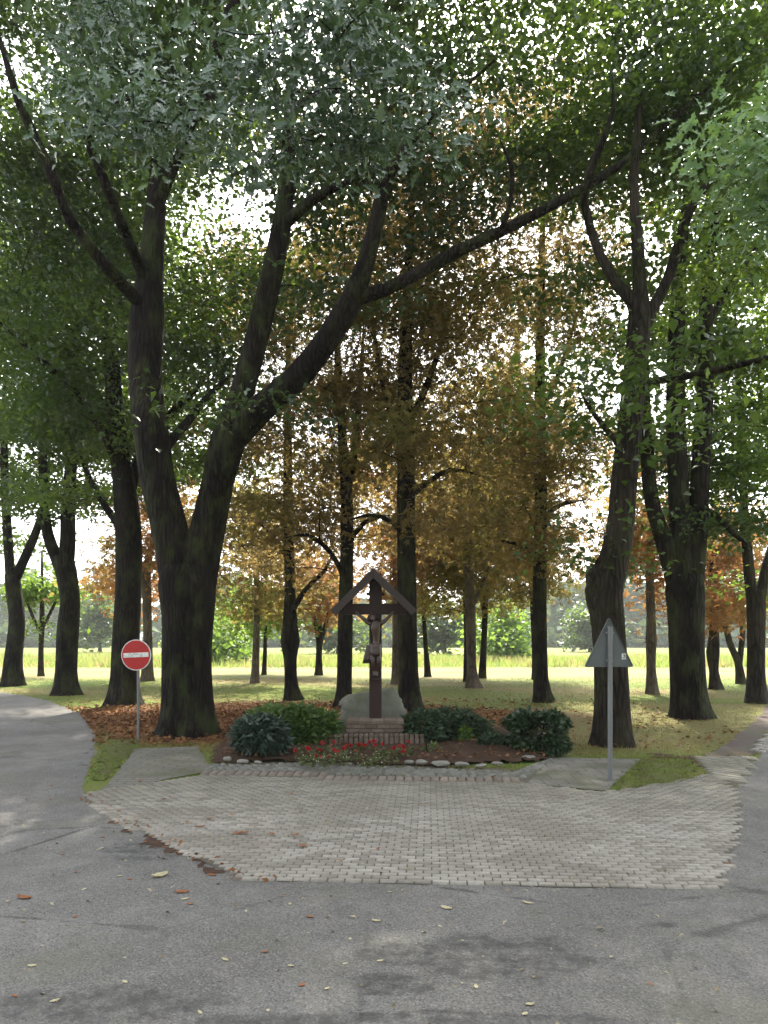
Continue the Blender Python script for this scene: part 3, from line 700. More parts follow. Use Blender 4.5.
# soil bed
m, nt, out = mat('soil'); N = NT(nt); p = N.pos(world=True); f = N.noise(p, 22, 6, .7)
col = N.mix(f, (.035, .022, .015), (.09, .055, .038)); col = N.mix(N.ramp(N.voro(p, 30, 'F1', 'Distance'), (.1, .5), (.4, 0)), col, (.12, .075, .05))
N.bsdf(out, col, .95, .1, N.bump(f, .6, .02)); M['soil'] = m
bedpoly = poly_world([(206, 764), (300, 763), (425, 768), (540, 763), (560, 756), (578, 742), (500, 728), (330, 724), (238, 728), (214, 748)], .04, .2)
bm = bmesh.new(); P2 = np.array(bedpoly); lo, hi = P2.min(0), P2.max(0); st = .09; gv = {}
for i in range(int((hi[0]-lo[0])/st)+2):
    for j in range(int((hi[1]-lo[1])/st)+2):
        q = (lo[0]+i*st, lo[1]+j*st)
        if inside(q, bedpoly):
            dm = np.min(np.linalg.norm(P2-np.array(q), axis=1))
            gv[i, j] = bm.verts.new((q[0], q[1], .01+.09*min(1, dm/.5)+random.uniform(0, .035)*min(1, dm/.15)))
for (i, j), v in gv.items():
    if all(k in gv for k in ((i+1, j), (i+1, j+1), (i, j+1))): bm.faces.new((v, gv[i+1, j], gv[i+1, j+1], gv[i, j+1]))
tag(from_bm('soil', bm, M['soil'], smooth=True), kind='structure')

mossbed([(96, 806), (120, 818), (150, 833), (178, 842), (215, 864), (240, 877), (206, 878), (172, 856), (140, 843), (108, 825)], 'dirt', .012, 'soil')
mossbed([(640, 752), (706, 757), (716, 766), (700, 770), (690, 760), (650, 758)], 'dirt', .012, 'soil')
# ------------------------------------------------------------------ ground cover (uncountable)
def blades(name, C, h, w, m, lean=.35):
    n = len(C); a = rng.uniform(0, 6.28, n); hh = h*rng.uniform(.5, 1.3, n)
    dx = np.stack([np.cos(a), np.sin(a), np.zeros(n)], 1)*w/2
    tip = np.stack([rng.normal(0, lean, n)*hh, rng.normal(0, lean, n)*hh, hh], 1)
    V = np.stack([C-dx, C+dx, C+tip], 1).reshape(-1, 3)
    return tag(link(name, np_mesh(name, V, [3]*n, np.arange(3*n)), m), kind='stuff')
def wedge(n, y0, y1, margin=1.25, pw=1.0):
    y = y0+(y1-y0)*rng.uniform(0, 1, n)**pw; x = rng.uniform(-1, 1, n)*y*384/745*margin
    return np.stack([x, y, np.zeros(n)], 1)
roadpoly = poly_world(ROAD, 0, 50); pathpoly = poly_world([(706, 757), (768, 751), (9, 14.2, 'w'), (17, 19.5, 'w'), (17, 23, 'w'), (768, 703), (752, 722), (730, 742)], 0, 5)
full = [pave, bedpoly, poly_world([(136, 749), (197, 747), (212, 771), (101, 793)], 0, 5), poly_world([(545, 757), (641, 760), (606, 794), (520, 785)], 0, 5), cob, border, side, pathpoly, roadpoly]
def inside_np(C, poly):
    q = np.array([t[:2] for t in poly], float); x, y = C[:, 0], C[:, 1]; c = np.zeros(len(C), bool)
    for (x1, y1), (x2, y2) in zip(q, np.roll(q, 1, 0)):
        if y1 == y2: continue
        c ^= ((y1 > y) != (y2 > y)) & (x < (x2-x1)*(y-y1)/(y2-y1)+x1)
    return c
def off_hard(C):
    h = np.zeros(len(C), bool)
    for q in full: h |= inside_np(C, q)
    return ~h
M['grass'] = leaf_mat('grass_blade', (.13, .125, .04), (.20, .165, .075), (.30, .32, .08), .35, .6, .2, .5, patch=((.2, .16, .07), (.4, .32, .12)))
C = wedge(60000, 9.5, 34, 1.2, 1.3); C = C[off_hard(C)]
lit = ((C[:, 0]+1.9)/8.2)**2+((C[:, 1]-16.6)/4.6)**2
C = C[(lit > .8) | (rng.uniform(0, 1, len(C)) < .12)]
C = C[~(inside_np(C, mossR) | inside_np(C, mossL))]
blades('grass', C, .045, .02, M['grass'], .8)
C = np.array([[p_[0], p_[1], .03] for p_ in (np.vstack([rng.uniform(np.array(mossR).min(0), np.array(mossR).max(0), (5000, 2)), rng.uniform(np.array(mossL).min(0), np.array(mossL).max(0), (5000, 2))]))])
C = C[inside_np(C, mossR) | inside_np(C, mossL)]
M['moss_blade'] = leaf_mat('moss_blade', (.07, .09, .018), (.11, .125, .03), (.2, .25, .04), .3, .7, .1)
blades('grass', C, .022, .012, M['moss_blade'])
M['meadow'] = leaf_mat('meadow_blade', (.11, .17, .035), (.17, .21, .055), (.34, .44, .1), .4, .6, .2, .12, patch=((.24, .17, .09), (.45, .32, .15)))
C = wedge(34000, 47, 78, 1.3); hm = .55+.5*np.sin(C[:, 0]*.35+C[:, 1]*.2)*np.sin(C[:, 0]*.13+1)+.45*rng.uniform(0, 1, len(C))
for hk, lo_h, hi_h in ((.2, -9, .5), (.35, .5, .95), (.6, .95, 9)):
    Ck = C[(hm >= lo_h) & (hm < hi_h)]
    blades('meadow_grass', Ck, hk, .08, M['meadow'], .3)
# leaf litter
M['litter'] = leaf_mat('dry_leaf', (.12, .05, .022), (.24, .12, .055), (.2, .09, .03), .12, .8, .15, 2)
C = np.stack([rng.uniform(-10.5, 7, 40000), rng.uniform(11.6, 22, 40000), np.full(40000, .012)], 1)
e = ((C[:, 0]+2.9)/7.0)**2+((C[:, 1]-16.4)/4.2)**2
keep = (e < 1)*(rng.uniform(0, 1, len(C)) < 1.25-e*.9) | (rng.uniform(0, 1, len(C)) < .05)
C = C[keep]; C = C[off_hard(C)]
me = leaves_mesh('leaf_litter', C+rng.uniform(0, .03, (len(C), 1))*np.array([[0, 0, 1]]), .095, .06, 'diamond', 1.6, droop=.0)
tag(link('leaf_litter', me, M['litter']), kind='stuff')
# crumbs of leaf and twig in the bed and along the paving edge
C = np.array([[x, y, .12] for x, y in rng.uniform(lo, hi, (1500, 2)) if inside((x, y), bedpoly)])
me = leaves_mesh('bed_litter', C, .07, .04, 'diamond', 1.2, droop=0); tag(link('bed_litter', me, M['litter']), kind='stuff')
E = []
for (a, b) in (((84, 797), (120, 824)), ((120, 824), (170, 844)), ((170, 844), (215, 868)), ((215, 868), (260, 882)), ((640, 762), (700, 760)), ((205, 772), (540, 782))):
    A_, B_ = G(*a), G(*b)
    for _ in range(16): E.append(A_+(B_-A_)*rng.uniform()+np.array([rng.normal(0, .07), rng.normal(0, .07), .03]))
me = leaves_mesh('edge_litter', np.array(E), .045, .028, 'diamond', 1.5, droop=0); tag(link('edge_litter', me, M['litter']), kind='stuff')

C = wedge(900, 2.5, 11, 1.1, .8); C[:, 2] = .012; C = C[C[:, 1] < 10.3]; C[:, 2] += .014*inside_np(C, pave)
M['crumb'] = leaf_mat('leaf_crumb', (.10, .06, .035), (.34, .30, .2), (.1, .08, .04), .05, .8, .1, 3)
me = leaves_mesh('leaf_crumbs', C, .026, .016, 'diamond', 2.2, droop=0, jit=.5); tag(link('leaf_crumbs', me, M['crumb']), kind='stuff')
# ------------------------------------------------------------------ far wood
M['wood_leaf'] = leaf_mat('far_leaf', (.016, .042, .03), (.035, .075, .045), (.12, .17, .04), .2, .8, .1, .05, patch=((.07, .10, .04), (.25, .3, .08)))
Cs = []
for k in range(170):
    x = rng.uniform(-230, 230); y = rng.uniform(190, 270); px = 384+745*x/y
    h = rng.uniform(11, 22)*(1.25 if px < 250 else 1.0)*(1.3 if 590 < px < 680 and rng.uniform() < .5 else 1)
    r = rng.uniform(6, 12); n = 210
    u = rng.normal(size=(n, 3)); u /= np.linalg.norm(u, axis=1)[:, None]; u[:, 2] = np.abs(u[:, 2])*1.0-.15
    Cs.append(np.array([x, y, h*.35])+u*np.array([r, r*.7, h*.65])*rng.uniform(.8, 1.05, (n, 1)))
    Cs.append(np.stack([rng.uniform(x-r, x+r, 40), np.full(40, y-4), rng.uniform(0, h*.5, 40)], 1))
for k in range(90):   # hedge at the foot
    x = rng.uniform(-190, 190); n = 60
    Cs.append(np.stack([rng.normal(x, 4, n), rng.normal(172, 2, n), np.abs(rng.normal(0, 2.2, n))], 1))
C = np.vstack(Cs); C[:, 2] = np.abs(C[:, 2])
me = leaves_mesh('far_wood', C, 2.6, 2.1, 'diamond', .5, droop=.1)
tag(link('far_wood', me, M['wood_leaf']), 'dark hazy wood closing off the far side of the meadow', kind='stuff')

# ------------------------------------------------------------------ wayside cross
m, nt, out = mat('stained_wood'); N = NT(nt); p = N.pos((6, 6, .5)); f = N.noise(p, 6, 5, .6, .4)
N.bsdf(out, N.mix(f, (.022, .011, .009), (.045, .022, .017)), .6, .3, N.bump(f, .4, .01)); M['wood'] = m
m, nt, out = mat('roof_wood'); N = NT(nt); p = N.pos((3, .6, 3)); f = N.noise(p, 6, 5, .6, .3)
N.bsdf(out, N.mix(f, (.038, .029, .026), (.068, .053, .046)), .75, .25, N.bump(f, .4, .01)); M['roofwood'] = m
m, nt, out = mat('carved_wood'); N = NT(nt); f = N.noise(N.pos(), 18, 4, .6)
N.bsdf(out, N.mix(f, (.022, .012, .009), (.085, .046, .034)), .36, .55, N.bump(f, .3, .006)); M['carved'] = m
m, nt, out = mat('pedestal_brick'); N = NT(nt)
b = N.n('ShaderNodeTexBrick'); b.inputs['Scale'].default_value = 1; b.inputs['Brick Width'].default_value = .21; b.inputs['Row Height'].default_value = .07; b.inputs['Mortar Size'].default_value = .006
tc = N.n('ShaderNodeTexCoord'); mp = N.n('ShaderNodeMapping'); mp.inputs['Rotation'].default_value = (R(90), 0, 0); N.l(tc.outputs['Object'], mp.inputs['Vector']); N.l(mp.outputs[0], b.inputs['Vector'])
b.inputs['Color1'].default_value = (.12, .07, .055, 1); b.inputs['Color2'].default_value = (.18, .11, .085, 1); b.inputs['Mortar'].default_value = (.07, .06, .05, 1)
f = N.noise(N.pos(), 25, 5, .7)
N.bsdf(out, N.mix(N.ramp(f, (.35, .5), (.65, 0)), b.outputs['Color'], (.07, .055, .04)), .9, .2, N.bump(f, .5, .01)); M['brick'] = m

yc = 12.35; cx = P(375.5, 700, yc)[0]
ped = empty('brick_pedestal', (cx, 12.25, 0)); tag(ped, 'two stepped brick pedestal carrying the wooden cross', 'pedestal')
# lower step: a core with a course of upright bricks standing proud
bm = bmesh.new(); bm_box(bm, (-.06, -.02, .115), (1.50, .86, .23), bevel=.008)
from_bm('step', bm, M['brick'], ped)
st_ = []
step = bpy.data.objects[[o.name for o in ped.children][0]]
bm = bmesh.new()
for k in range(20):
    x = -.06-.76+.04+k*.08
    bm_box(bm, (x, -.47, .10+random.uniform(-.004, .004)), (.066, .075+random.uniform(0, .012), .21), bevel=.007)
for k in range(20):
    x = -.06-.76+.04+k*.08
    bm_box(bm, (x, -.40, .232+random.uniform(-.003, .003)), (.066, .21, .05), bevel=.006)
m, nt, out = mat('soldier_brick'); N = NT(nt); g = N.n('ShaderNodeNewGeometry'); f = N.noise(N.pos(), 30, 5, .7)
N.bsdf(out, N.mix(N.ramp(f, (.35, .6), (.65, 0)), N.mix(g.outputs['Random Per Island'], (.14, .10, .075), (.24, .185, .145)), (.07, .06, .045)), .9, .2, N.bump(f, .5, .01)); M['soldier'] = m
from_bm('brick_course', bm, M['soldier'], ped)
bm = bmesh.new()
z = .258
for rowi in range(3):
    off = .105 if rowi % 2 else 0
    x = -.475
    while x < .465:
        w = .205
        x2 = min(x+w-(off if x == -.475 else 0), .465)
        bm_box(bm, ((x+x2)/2, 0.0, z+.033), (x2-x-.008, .58, .062), bevel=.006); x = x2
    z += .07
from_bm('block', bm, M['soldier'], ped)
bm = bmesh.new(); bm_box(bm, (0, 0, .359), (.91, .55, .2), bevel=.004); from_bm('mortar_core', bm, M['joint'], ped)
ped_top = .469

cr = empty('wayside_cross', (cx, 12.35, ped_top)); tag(cr, 'dark brown wooden wayside cross with small pitched roof and carved figure', 'cross')
def zc(py): return P(375, py, yc)[2]-ped_top
bm = bmesh.new(); bm_box(bm, (0, 0, (zc(573))/2-.01), (.205, .15, zc(573)-.0), bevel=.008); from_bm('post', bm, M['wood'], cr)
zb = (zc(604)+zc(614.5))/2
bm = bmesh.new(); bm_box(bm, (-.01, -.012, zb), (1.02, .145, .175), bevel=.008); from_bm('crossbeam', bm, M['wood'], cr)
ap = np.array([P(373.5, 570, yc)[0]-cx, zc(570)]); e1 = np.array([P(332, 611, yc)[0]-cx, zc(611)]); e2 = np.array([P(416, 611, yc)[0]-cx, zc(611)])
def mitre(bm, pts, y0, y1):
    A_ = [bm.verts.new((p[0], y0, p[1])) for p in pts]; B_ = [bm.verts.new((p[0], y1, p[1])) for p in pts]
    bm.faces.new(A_); bm.faces.new(B_[::-1])
    for i in range(len(pts)): bm.faces.new((A_[i], B_[i], B_[(i+1) % len(pts)], A_[(i+1) % len(pts)]))
    bmesh.ops.recalc_face_normals(bm, faces=bm.faces[:])
    bmesh.ops.bevel(bm, geom=bm.edges[:], offset=.004, segments=1, affect='EDGES')
for e_ in (e1, e2):
    d = (e_-ap)/np.linalg.norm(e_-ap); nrm = np.array([-d[1], d[0]]); nrm *= (1 if nrm[1] > 0 else -1)
    k = 1/max(.2, abs(nrm[1]))
    sgn = 1 if d[0] > 0 else -1
    o_ = np.array([.0015*sgn, 0])
    bm = bmesh.new(); mitre(bm, [ap+o_+(0, .006*k), e_+nrm*.006, e_-nrm*.040, ap+o_-(0, .040*k)], -.28, .24)
    rb = from_bm('roof_board', bm, M['roofwood'], cr)
    bm = bmesh.new(); mitre(bm, [ap+o_+(0, .0*k), e_+nrm*.0+d*.004, e_-nrm*.115+d*.004, ap+o_-(0, .115*k)], -.312, -.283); from_bm('bargeboard', bm, M['roofwood'], rb)
# small dark lamp like knobs beside the post under the roof
bm = bmesh.new(); bm_box(bm, (0, -.01, zc(594)), (.30, .10, .05), bevel=.01); from_bm('peg', bm, M['wood'], cr)
# carved figure
def fz(py): return zc(py)
def fx(px): return P(px, 640, yc)[0]-cx
def skin(name, verts, edges, radii, root, m, parent, sub=2):
    me = bpy.data.meshes.new(name); me.from_pydata(verts, edges, []); me.update()
    o = link(name, me, m, parent)
    mod = o.modifiers.new('skin', 'SKIN'); mod.use_smooth_shade = True
    sv = me.skin_vertices[0].data
    for i, r in enumerate(radii): sv[i].radius = (r, r) if not hasattr(r, '__len__') else r; sv[i].use_root = (i == root)
    s2 = o.modifiers.new('sub', 'SUBSURF'); s2.levels = s2.render_levels = sub
    dg = bpy.context.evaluated_depsgraph_get(); ev = o.evaluated_get(dg)
    me2 = bpy.data.meshes.new_from_object(ev); o.modifiers.clear(); o.data = me2; me2.name = name
    for f_ in me2.polygons: f_.use_smooth = True
    if not me2.materials: me2.materials.append(m)
    return o
yb = -.155
V = [(.0, yb, fz(648)),            # 0 pelvis
     (.015, yb-.01, fz(640)),      # 1 waist
     (.01, yb-.02, fz(631)),       # 2 chest
     (.0, yb-.02, fz(624.5)),      # 3 upper chest
     (-.015, yb-.03, fz(622)),     # 4 neck
     (-.035, yb-.055, fz(618.5)),  # 5 head
     (-.045, yb-.065, fz(614.5)),  # 6 crown
     (-.105, yb-.01, fz(623.5)), (-.20, yb+.01, fz(619)), (-.285, yb+.03, fz(614.5)), (-.325, yb+.045, fz(612)),   # 7-10 left arm
     (.105, yb-.01, fz(623.5)), (.19, yb+.01, fz(619)), (.265, yb+.03, fz(614)), (.30, yb+.045, fz(611.5)),        # 11-14
     (-.05, yb-.02, fz(650)), (-.04, yb-.08, fz(661)), (-.015, yb-.01, fz(671)), (-.005, yb-.05, fz(676)),          # 15-18 left leg
     (.05, yb-.02, fz(650)), (.055, yb-.075, fz(661)), (.02, yb-.0, fz(671)), (.012, yb-.045, fz(676.5))]           # 19-22
E_ = [(0, 1), (1, 2), (2, 3), (3, 4), (4, 5), (5, 6), (3, 7), (7, 8), (8, 9), (9, 10), (3, 11), (11, 12), (12, 13), (13, 14), (0, 15), (15, 16), (16, 17), (17, 18), (0, 19), (19, 20), (20, 21), (21, 22)]
rad = [(.07, .055), (.058, .048), (.08, .058), (.075, .05), (.036, .036), (.058, .062), (.045, .05), .042, .03, .025, .026, .042, .03, .025, .026, .055, .045, .034, .026, .055, .045, .034, .026]
fig = skin('figure', V, E_, rad, 0, M['carved'], cr)
bm = bmesh.new()   # hair falling beside the face
for dx, dz in ((-.075, -.02), (-.0, -.02), (-.04, .035)):
    bmesh.ops.create_icosphere(bm, subdivisions=2, radius=1, matrix=Matrix.Translation((V[5][0]+dx*.9, V[5][1]+.025, V[5][2]+dz+.01)) @ Matrix.Diagonal((.032, .042, .06, 1)))
from_bm('hair', bm, M['wood'], fig, True)
bm = bmesh.new()   # loincloth: ring round the hips with a hanging end
rings = []
for k, (py, rx, ry) in enumerate(((643.5, .082, .07), (647, .09, .078), (652, .096, .085), (656, .094, .09))):
    rings.append([bm.verts.new((.0+rx*math.cos(t)*(1+.06*math.sin(7*t+k)), yb-.01+ry*math.sin(t)*(1+.06*math.sin(7*t+k)), fz(py)+.012*math.sin(5*t))) for t in np.linspace(0, 2*np.pi, 28, endpoint=False)])
for a_, b_ in zip(rings, rings[1:]):
    for i in range(28): bm.faces.new((a_[i], a_[(i+1) % 28], b_[(i+1) % 28], b_[i]))
cl = [[bm.verts.new((-.10-.012*k+dx*(1+.1*k), yb-.05+.012*math.sin(3*k+dx*60), fz(645+4.5*k))) for dx in (-.045, -.015, .015, .04)] for k in range(5)]
for a_, b_ in zip(cl, cl[1:]):
    for i in range(3): bm.faces.new((a_[i], a_[i+1], b_[i+1], b_[i]))
lo_ = from_bm('loincloth', bm, M['carved'], fig, True); sm_ = lo_.modifiers.new('thick', 'SOLIDIFY'); sm_.thickness = .014
bm = bmesh.new(); bm_box(bm, (.01, -.10, fz(679.5)), (.11, .09, .03), bevel=.008); from_bm('foot_rest', bm, M['wood'], cr)

# boulder
m, nt, out = mat('mossy_stone'); N = NT(nt); p = N.pos(); f = N.noise(p, 9, 6, .65); b2 = N.noise(p, 2.5, 4)
col = N.mix(f, (.11, .112, .09), (.25, .245, .20)); col = N.mix(N.ramp(b2, (.42, 0), (.65, .7)), col, (.10, .115, .06))
N.bsdf(out, col, .9, .2, N.bump(f, .6, .03)); M['stone'] = m
def rock(name, loc, size, m, seed, sub=3, rough=.12, rz=0):
    r2 = random.Random(seed); bm = bmesh.new(); bmesh.ops.create_icosphere(bm, subdivisions=sub, radius=1)
    ph = [r2.uniform(0, 6.28) for _ in range(12)]
    pl = [(Vector((r2.gauss(0, 1), r2.gauss(0, 1), r2.gauss(0, 1))).normalized(), r2.uniform(.62, .9)) for _ in range(7)]
    for v in bm.verts:
        n_ = v.co.normalized(); k = 1
        for d, h in pl:
            t = n_.dot(d)
            if t > .01: k = min(k, h/t)
        k *= 1+rough*.35*(math.sin(4*n_.x+ph[0])*math.sin(5*n_.y+ph[1])+.5*math.sin(9*n_.z+ph[2])*math.sin(8*n_.x+ph[3])+.25*math.sin(19*n_.y+ph[4])*math.sin(17*n_.z+ph[5]))
        v.co = Vector((n_.x*k*size[0], n_.y*k*size[1], max(n_.z*k*size[2], -size[2]*.55)))
    o = from_bm(name, bm, m, None, True); o.location = loc; o.rotation_euler = (0, 0, rz); return o
# the big boulder: outline from left low shoulder to a right peak, extruded with rounded depth
prof = [(341, 726), (341, 705), (343, 698), (350, 695), (362, 693), (374, 691), (384, 688.5), (392, 688), (396, 691), (401, 701), (405, 711), (405, 726)]
yB = 12.95
pr = np.array([[P(a, b_, yB)[0], P(a, b_, yB)[2]] for a, b_ in prof]); cB = np.array([pr[:, 0].mean(), 0.0])
sm = catmull(np.hstack([pr, np.zeros((len(pr), 1)), np.zeros((len(pr), 1))]), .05)[:, :2]
bm = bmesh.new(); layers = []
for t, sc in ((-.25, .82), (-.23, .93), (-.17, .985), (-.06, 1.0), (.08, 1.0), (.18, .95), (.24, .82)):
    ctr = np.array([cB[0], .25]); layer = []
    for k, q in enumerate(sm):
        w_ = ctr+(q-ctr)*sc
        nzv = .02*math.sin(k*.5+t*9)+.012*math.sin(k*1.3+t*21)+random.gauss(0, .012)
        layer.append(bm.verts.new((w_[0]-cB[0]+nzv, t+.12*(w_[1]-.3)+nzv, max(w_[1]+nzv*.6, -.05))))
    layers.append(layer)
for a_, b_ in zip(layers, layers[1:]):
    for i in range(len(sm)-1): bm.faces.new((a_[i], a_[i+1], b_[i+1], b_[i]))
bm.faces.new(layers[0][::-1]); bm.faces.new(layers[-1])
bmesh.ops.recalc_face_normals(bm, faces=bm.faces[:])
o = from_bm('boulder', bm, M['stone'], None, True); o.location = (cB[0], yB, 0)
tag(o, 'large grey green boulder leaning behind the foot of the wooden cross', 'boulder')

# white edging stones
m, nt, out = mat('pale_stone'); N = NT(nt); f = N.noise(N.pos(), 25, 5, .65)
N.bsdf(out, N.mix(f, (.13, .12, .10), (.34, .32, .28)), .85, .25, N.bump(f, .5, .01)); M['pale'] = m
EG = 'pale stones edging the flower bed'
for k, (px, py, w, h, lb) in enumerate(((228, 763, 11, 8, 'pale stone at the left end of the bed edging'), (243, 765, 14, 6, 'pale stone under the bluish shrub at the bed edge'), (258, 766, 9, 5, 'small pale stone right of the bluish shrub stem'),
      (409, 766, 12, 6, 'roundish pale stone at the bed edge below the last red flower'), (421, 766, 15, 7, 'second of the row of pale stones counted from the red flowers'), (441, 768, 22, 8, 'largest whitish stone in the row edging the flower bed'),
      (461, 768, 18, 6, 'long slanting whitish stone beside the largest edging stone'), (481, 769, 13, 5, 'low pale stone right of the long slanting one'), (497, 767, 13, 5, 'pale stone before the gap in the bed edging'),
      (528, 761, 18, 6, 'flat pale stone at the foot of the clipped right bush'), (347, 767, 13, 4, 'half buried pale stone in front of the red flowers'), (302, 766, 9, 4, 'small pale stone left of the flowers'))):
    g = G(px, py); s_ = g[1]/F
    o = rock('edging_stone', (g[0], g[1], h*s_*.25+.03), (w*s_*.46, w*s_*.32, h*s_*.42), M['pale'], 40+k, 3, .25, random.uniform(-.4, .4)); tag(o, lb, 'stone', EG)

# ------------------------------------------------------------------ shrubs and flowers
M['rhodo'] = leaf_mat('rhodo_leaf', (.035, .06, .042), (.06, .09, .065), (.06, .10, .03), .12, .35, .5, 2)
M['laurel'] = leaf_mat('laurel_leaf', (.05, .10, .022), (.09, .15, .035), (.18, .28, .04), .25, .4, .45, 2)
M['darkbush'] = leaf_mat('dark_bush_leaf', (.02, .042, .018), (.04, .068, .028), (.06, .10, .02), .15, .35, .5, 2)
M['juniper'] = leaf_mat('low_shrub_leaf', (.03, .06, .03), (.055, .09, .045), (.08, .13, .03), .2, .45, .4, 2)
def shrub(label, lobes, Y, leaf, n, L, W, stems=5, name='shrub', sq=1.0, shape='diamond', up=.5, group=None):
    c0 = np.mean([P(l[0], l[1], Y+l[4]) for l in lobes], 0); b = np.array([c0[0], Y, .05])
    root = empty(name, tuple(b)); tag(root, label, 'shrub', group)
    C = []; O = []
    for cx_, cy_, rx, ry, dy, w in lobes:
        c = P(cx_, cy_, Y+dy); s_ = (Y+dy)/F
        k = int(n*w); u = rng.normal(size=(k, 3)); u /= np.linalg.norm(u, axis=1)[:, None]
        if sq != 1: u = np.sign(u)*np.abs(u)**sq; 
        r_ = np.clip(1-np.abs(rng.normal(0, .22, k)), .2, 1)*(1+.10*np.sin(5*u[:, 0]+cx_)*np.sin(6*u[:, 2]+4*u[:, 1]))
        q = c+u*r_[:, None]*np.array([rx*s_, min(rx*s_, ry*s_*1.4), ry*s_])
        ok = q[:, 2] > .08
        C.append(q[ok]); O.append((u*np.array([1, 1, .7]))[ok])
    C = np.vstack(C); O = np.vstack(O)
    link('foliage', leaves_mesh('foliage', C, L, W, shape, up, out=O*1.3, droop=.1, origin=b), M[leaf], root)
    for k in range(stems):
        T = Tubes(); l = lobes[k % len(lobes)]; c = P(l[0], l[1], Y+l[4]); g0 = np.array([c[0]+random.uniform(-.12, .12), Y+l[4]+random.uniform(-.1, .1), .02])
        e_ = c+rng.normal(size=3)*np.array([.15, .1, .12]); mid = (g0+e_)/2+rng.normal(size=3)*.05
        T.add(catmull([(*g0, 0), (*mid, 0), (*e_, 0)], .1)[:, :3], np.linspace(.022, .01, len(catmull([(*g0, 0), (*mid, 0), (*e_, 0)], .1))), 6)
        link('stem', T.mesh('stem', b), M['bark'], root)
    return root
shrub('bluish green rounded rhododendron in front at the end of the bed', [(260, 734, 24, 17, 0, 1), (245, 737, 11, 13, 0, .3), (276, 738, 12, 14, 0, .3)], 10.9, 'rhodo', 2600, .10, .04, 6)
shrub('broad bright green laurel bush between the big oak and the pedestal', [(272, 727, 28, 21, .0, .7), (300, 730, 32, 24, .1, 1), (322, 733, 19, 22, 0, .5)], 12.0, 'laurel', 2400, .11, .05, 6)
shrub('loose dark green shrub right of the brick pedestal', [(424, 729, 22, 18, 0, 1), (444, 726, 18, 17, .2, .6)], 12.2, 'juniper', 1700, .10, .04, 5)
shrub('taller feathery green shrub in the middle right of the bed', [(463, 729, 18, 19, 0, 1), (478, 733, 14, 15, .1, .5)], 12.6, 'juniper', 1500, .10, .035, 5)
shrub('low trailing green plant left of the clipped bush', [(494, 744, 15, 9, 0, 1)], 11.7, 'juniper', 900, .08, .035, 4)
shrub('dark green clipped box shaped bush at the right end of the bed', [(537, 733, 27, 21, 0, 1)], 11.4, 'darkbush', 6500, .08, .05, 5, sq=.55)
shrub('small light green weed in front of the loose dark shrub', [(432, 752, 9, 8, 0, 1)], 11.0, 'laurel', 130, .07, .03, 2)
shrub('yellowish sprig poking out of the feathery shrub', [(466, 737, 5, 9, 0, 1)], 12.0, 'green_leaf', 90, .08, .035, 2)
def flat(name, c, rough=.5, spec=.4, metal=0):
    m, nt, out = mat(name); N = NT(nt); f = N.noise(N.pos(), 14, 4, .6)
    N.bsdf(out, N.mix(N.math('MULTIPLY', f, .5), c, tuple(x*.6 for x in c)), rough, spec, None, metal); return m
M['red'] = flat('red_petal', (.55, .015, .02), .5); M['white'] = flat('cream_petal', (.55, .52, .38), .6)
M['fl_leaf'] = leaf_mat('flower_leaf', (.06, .09, .03), (.11, .12, .05), (.16, .2, .05), .3, .5, .3, 3)
def flower(px, py, red, label, group):
    g = G(px, py+9); b = np.array([g[0], g[1], .09]); s_ = g[1]/F
    root = empty('red_flower' if red else 'cream_flower', tuple(b)); tag(root, label, 'flower', group)
    C = b+np.abs(rng.normal(size=(32, 3)))*np.array([1, 1, .055])*np.sign(rng.normal(size=(32, 3)))*np.array([.09, .08, 1]); C[:, 2] = b[2]+np.abs(C[:, 2]-b[2])
    link('foliage', leaves_mesh('foliage', C, .07, .035, 'diamond', .4, droop=-.2, origin=b), M['fl_leaf'], root)
    for k in range(3 if red else 4):
        c = np.array([rng.normal(0, .075), rng.normal(0, .06), rng.uniform(.03, .17) if red else rng.uniform(.04, .11)])
        bm = bmesh.new(); r = random.uniform(.03, .045) if red else .014
        npet = 16 if red else 7
        for q in range(npet):
            a = q*2.4; el = (q/npet)*1.2
            M4 = Matrix.Translation(c) @ Matrix.Rotation(a, 4, 'Z') @ Matrix.Rotation(-el, 4, 'Y')
            vs = [bm.verts.new(M4 @ Vector(v)) for v in ((0, 0, 0), (r*.6, r*.45, r*.25), (r*1.2, 0, r*.1), (r*.6, -r*.45, r*.25))]; bm.faces.new(vs)
        bmesh.ops.create_icosphere(bm, subdivisions=1, radius=r*.45, matrix=Matrix.Translation(c))
        from_bm('bloom', bm, M['red' if red else 'white'], root)
        T = Tubes(); T.add([np.array([0, 0, -.03]), c*.5+np.array([0, 0, .01]), c], [.004, .004, .003], 4); link('stalk', T.mesh('stalk'), M['fl_leaf'], root)
for px, py, lb in ((322, 751, 'tall red flower just left of the pedestal step'), (316, 758, 'low red flower left of the step corner'), (333, 757, 'red flower head in front of the left corner of the step'), (357, 748, 'red flower before the middle of the brick step'), (370, 750, 'red flower directly under the cross'), (398, 755, 'red flower at the right corner of the brick step'), (409, 752, 'rightmost red flower in the bed'), (384, 753, 'red flower before the right half of the brick step'), (307, 755, 'red flower beside the laurel bush'), (339, 752, 'second red flower before the left corner of the step')):
    flower(px, py, True, lb, 'red flowers in front of the pedestal')
for px, py in ((305, 760), (312, 763), (326, 762), (344, 760), (352, 757), (376, 757), (384, 760), (368, 764)):
    flower(px, py, False, 'small cream flowering plant among the red flowers', 'cream flowers in front of the pedestal')

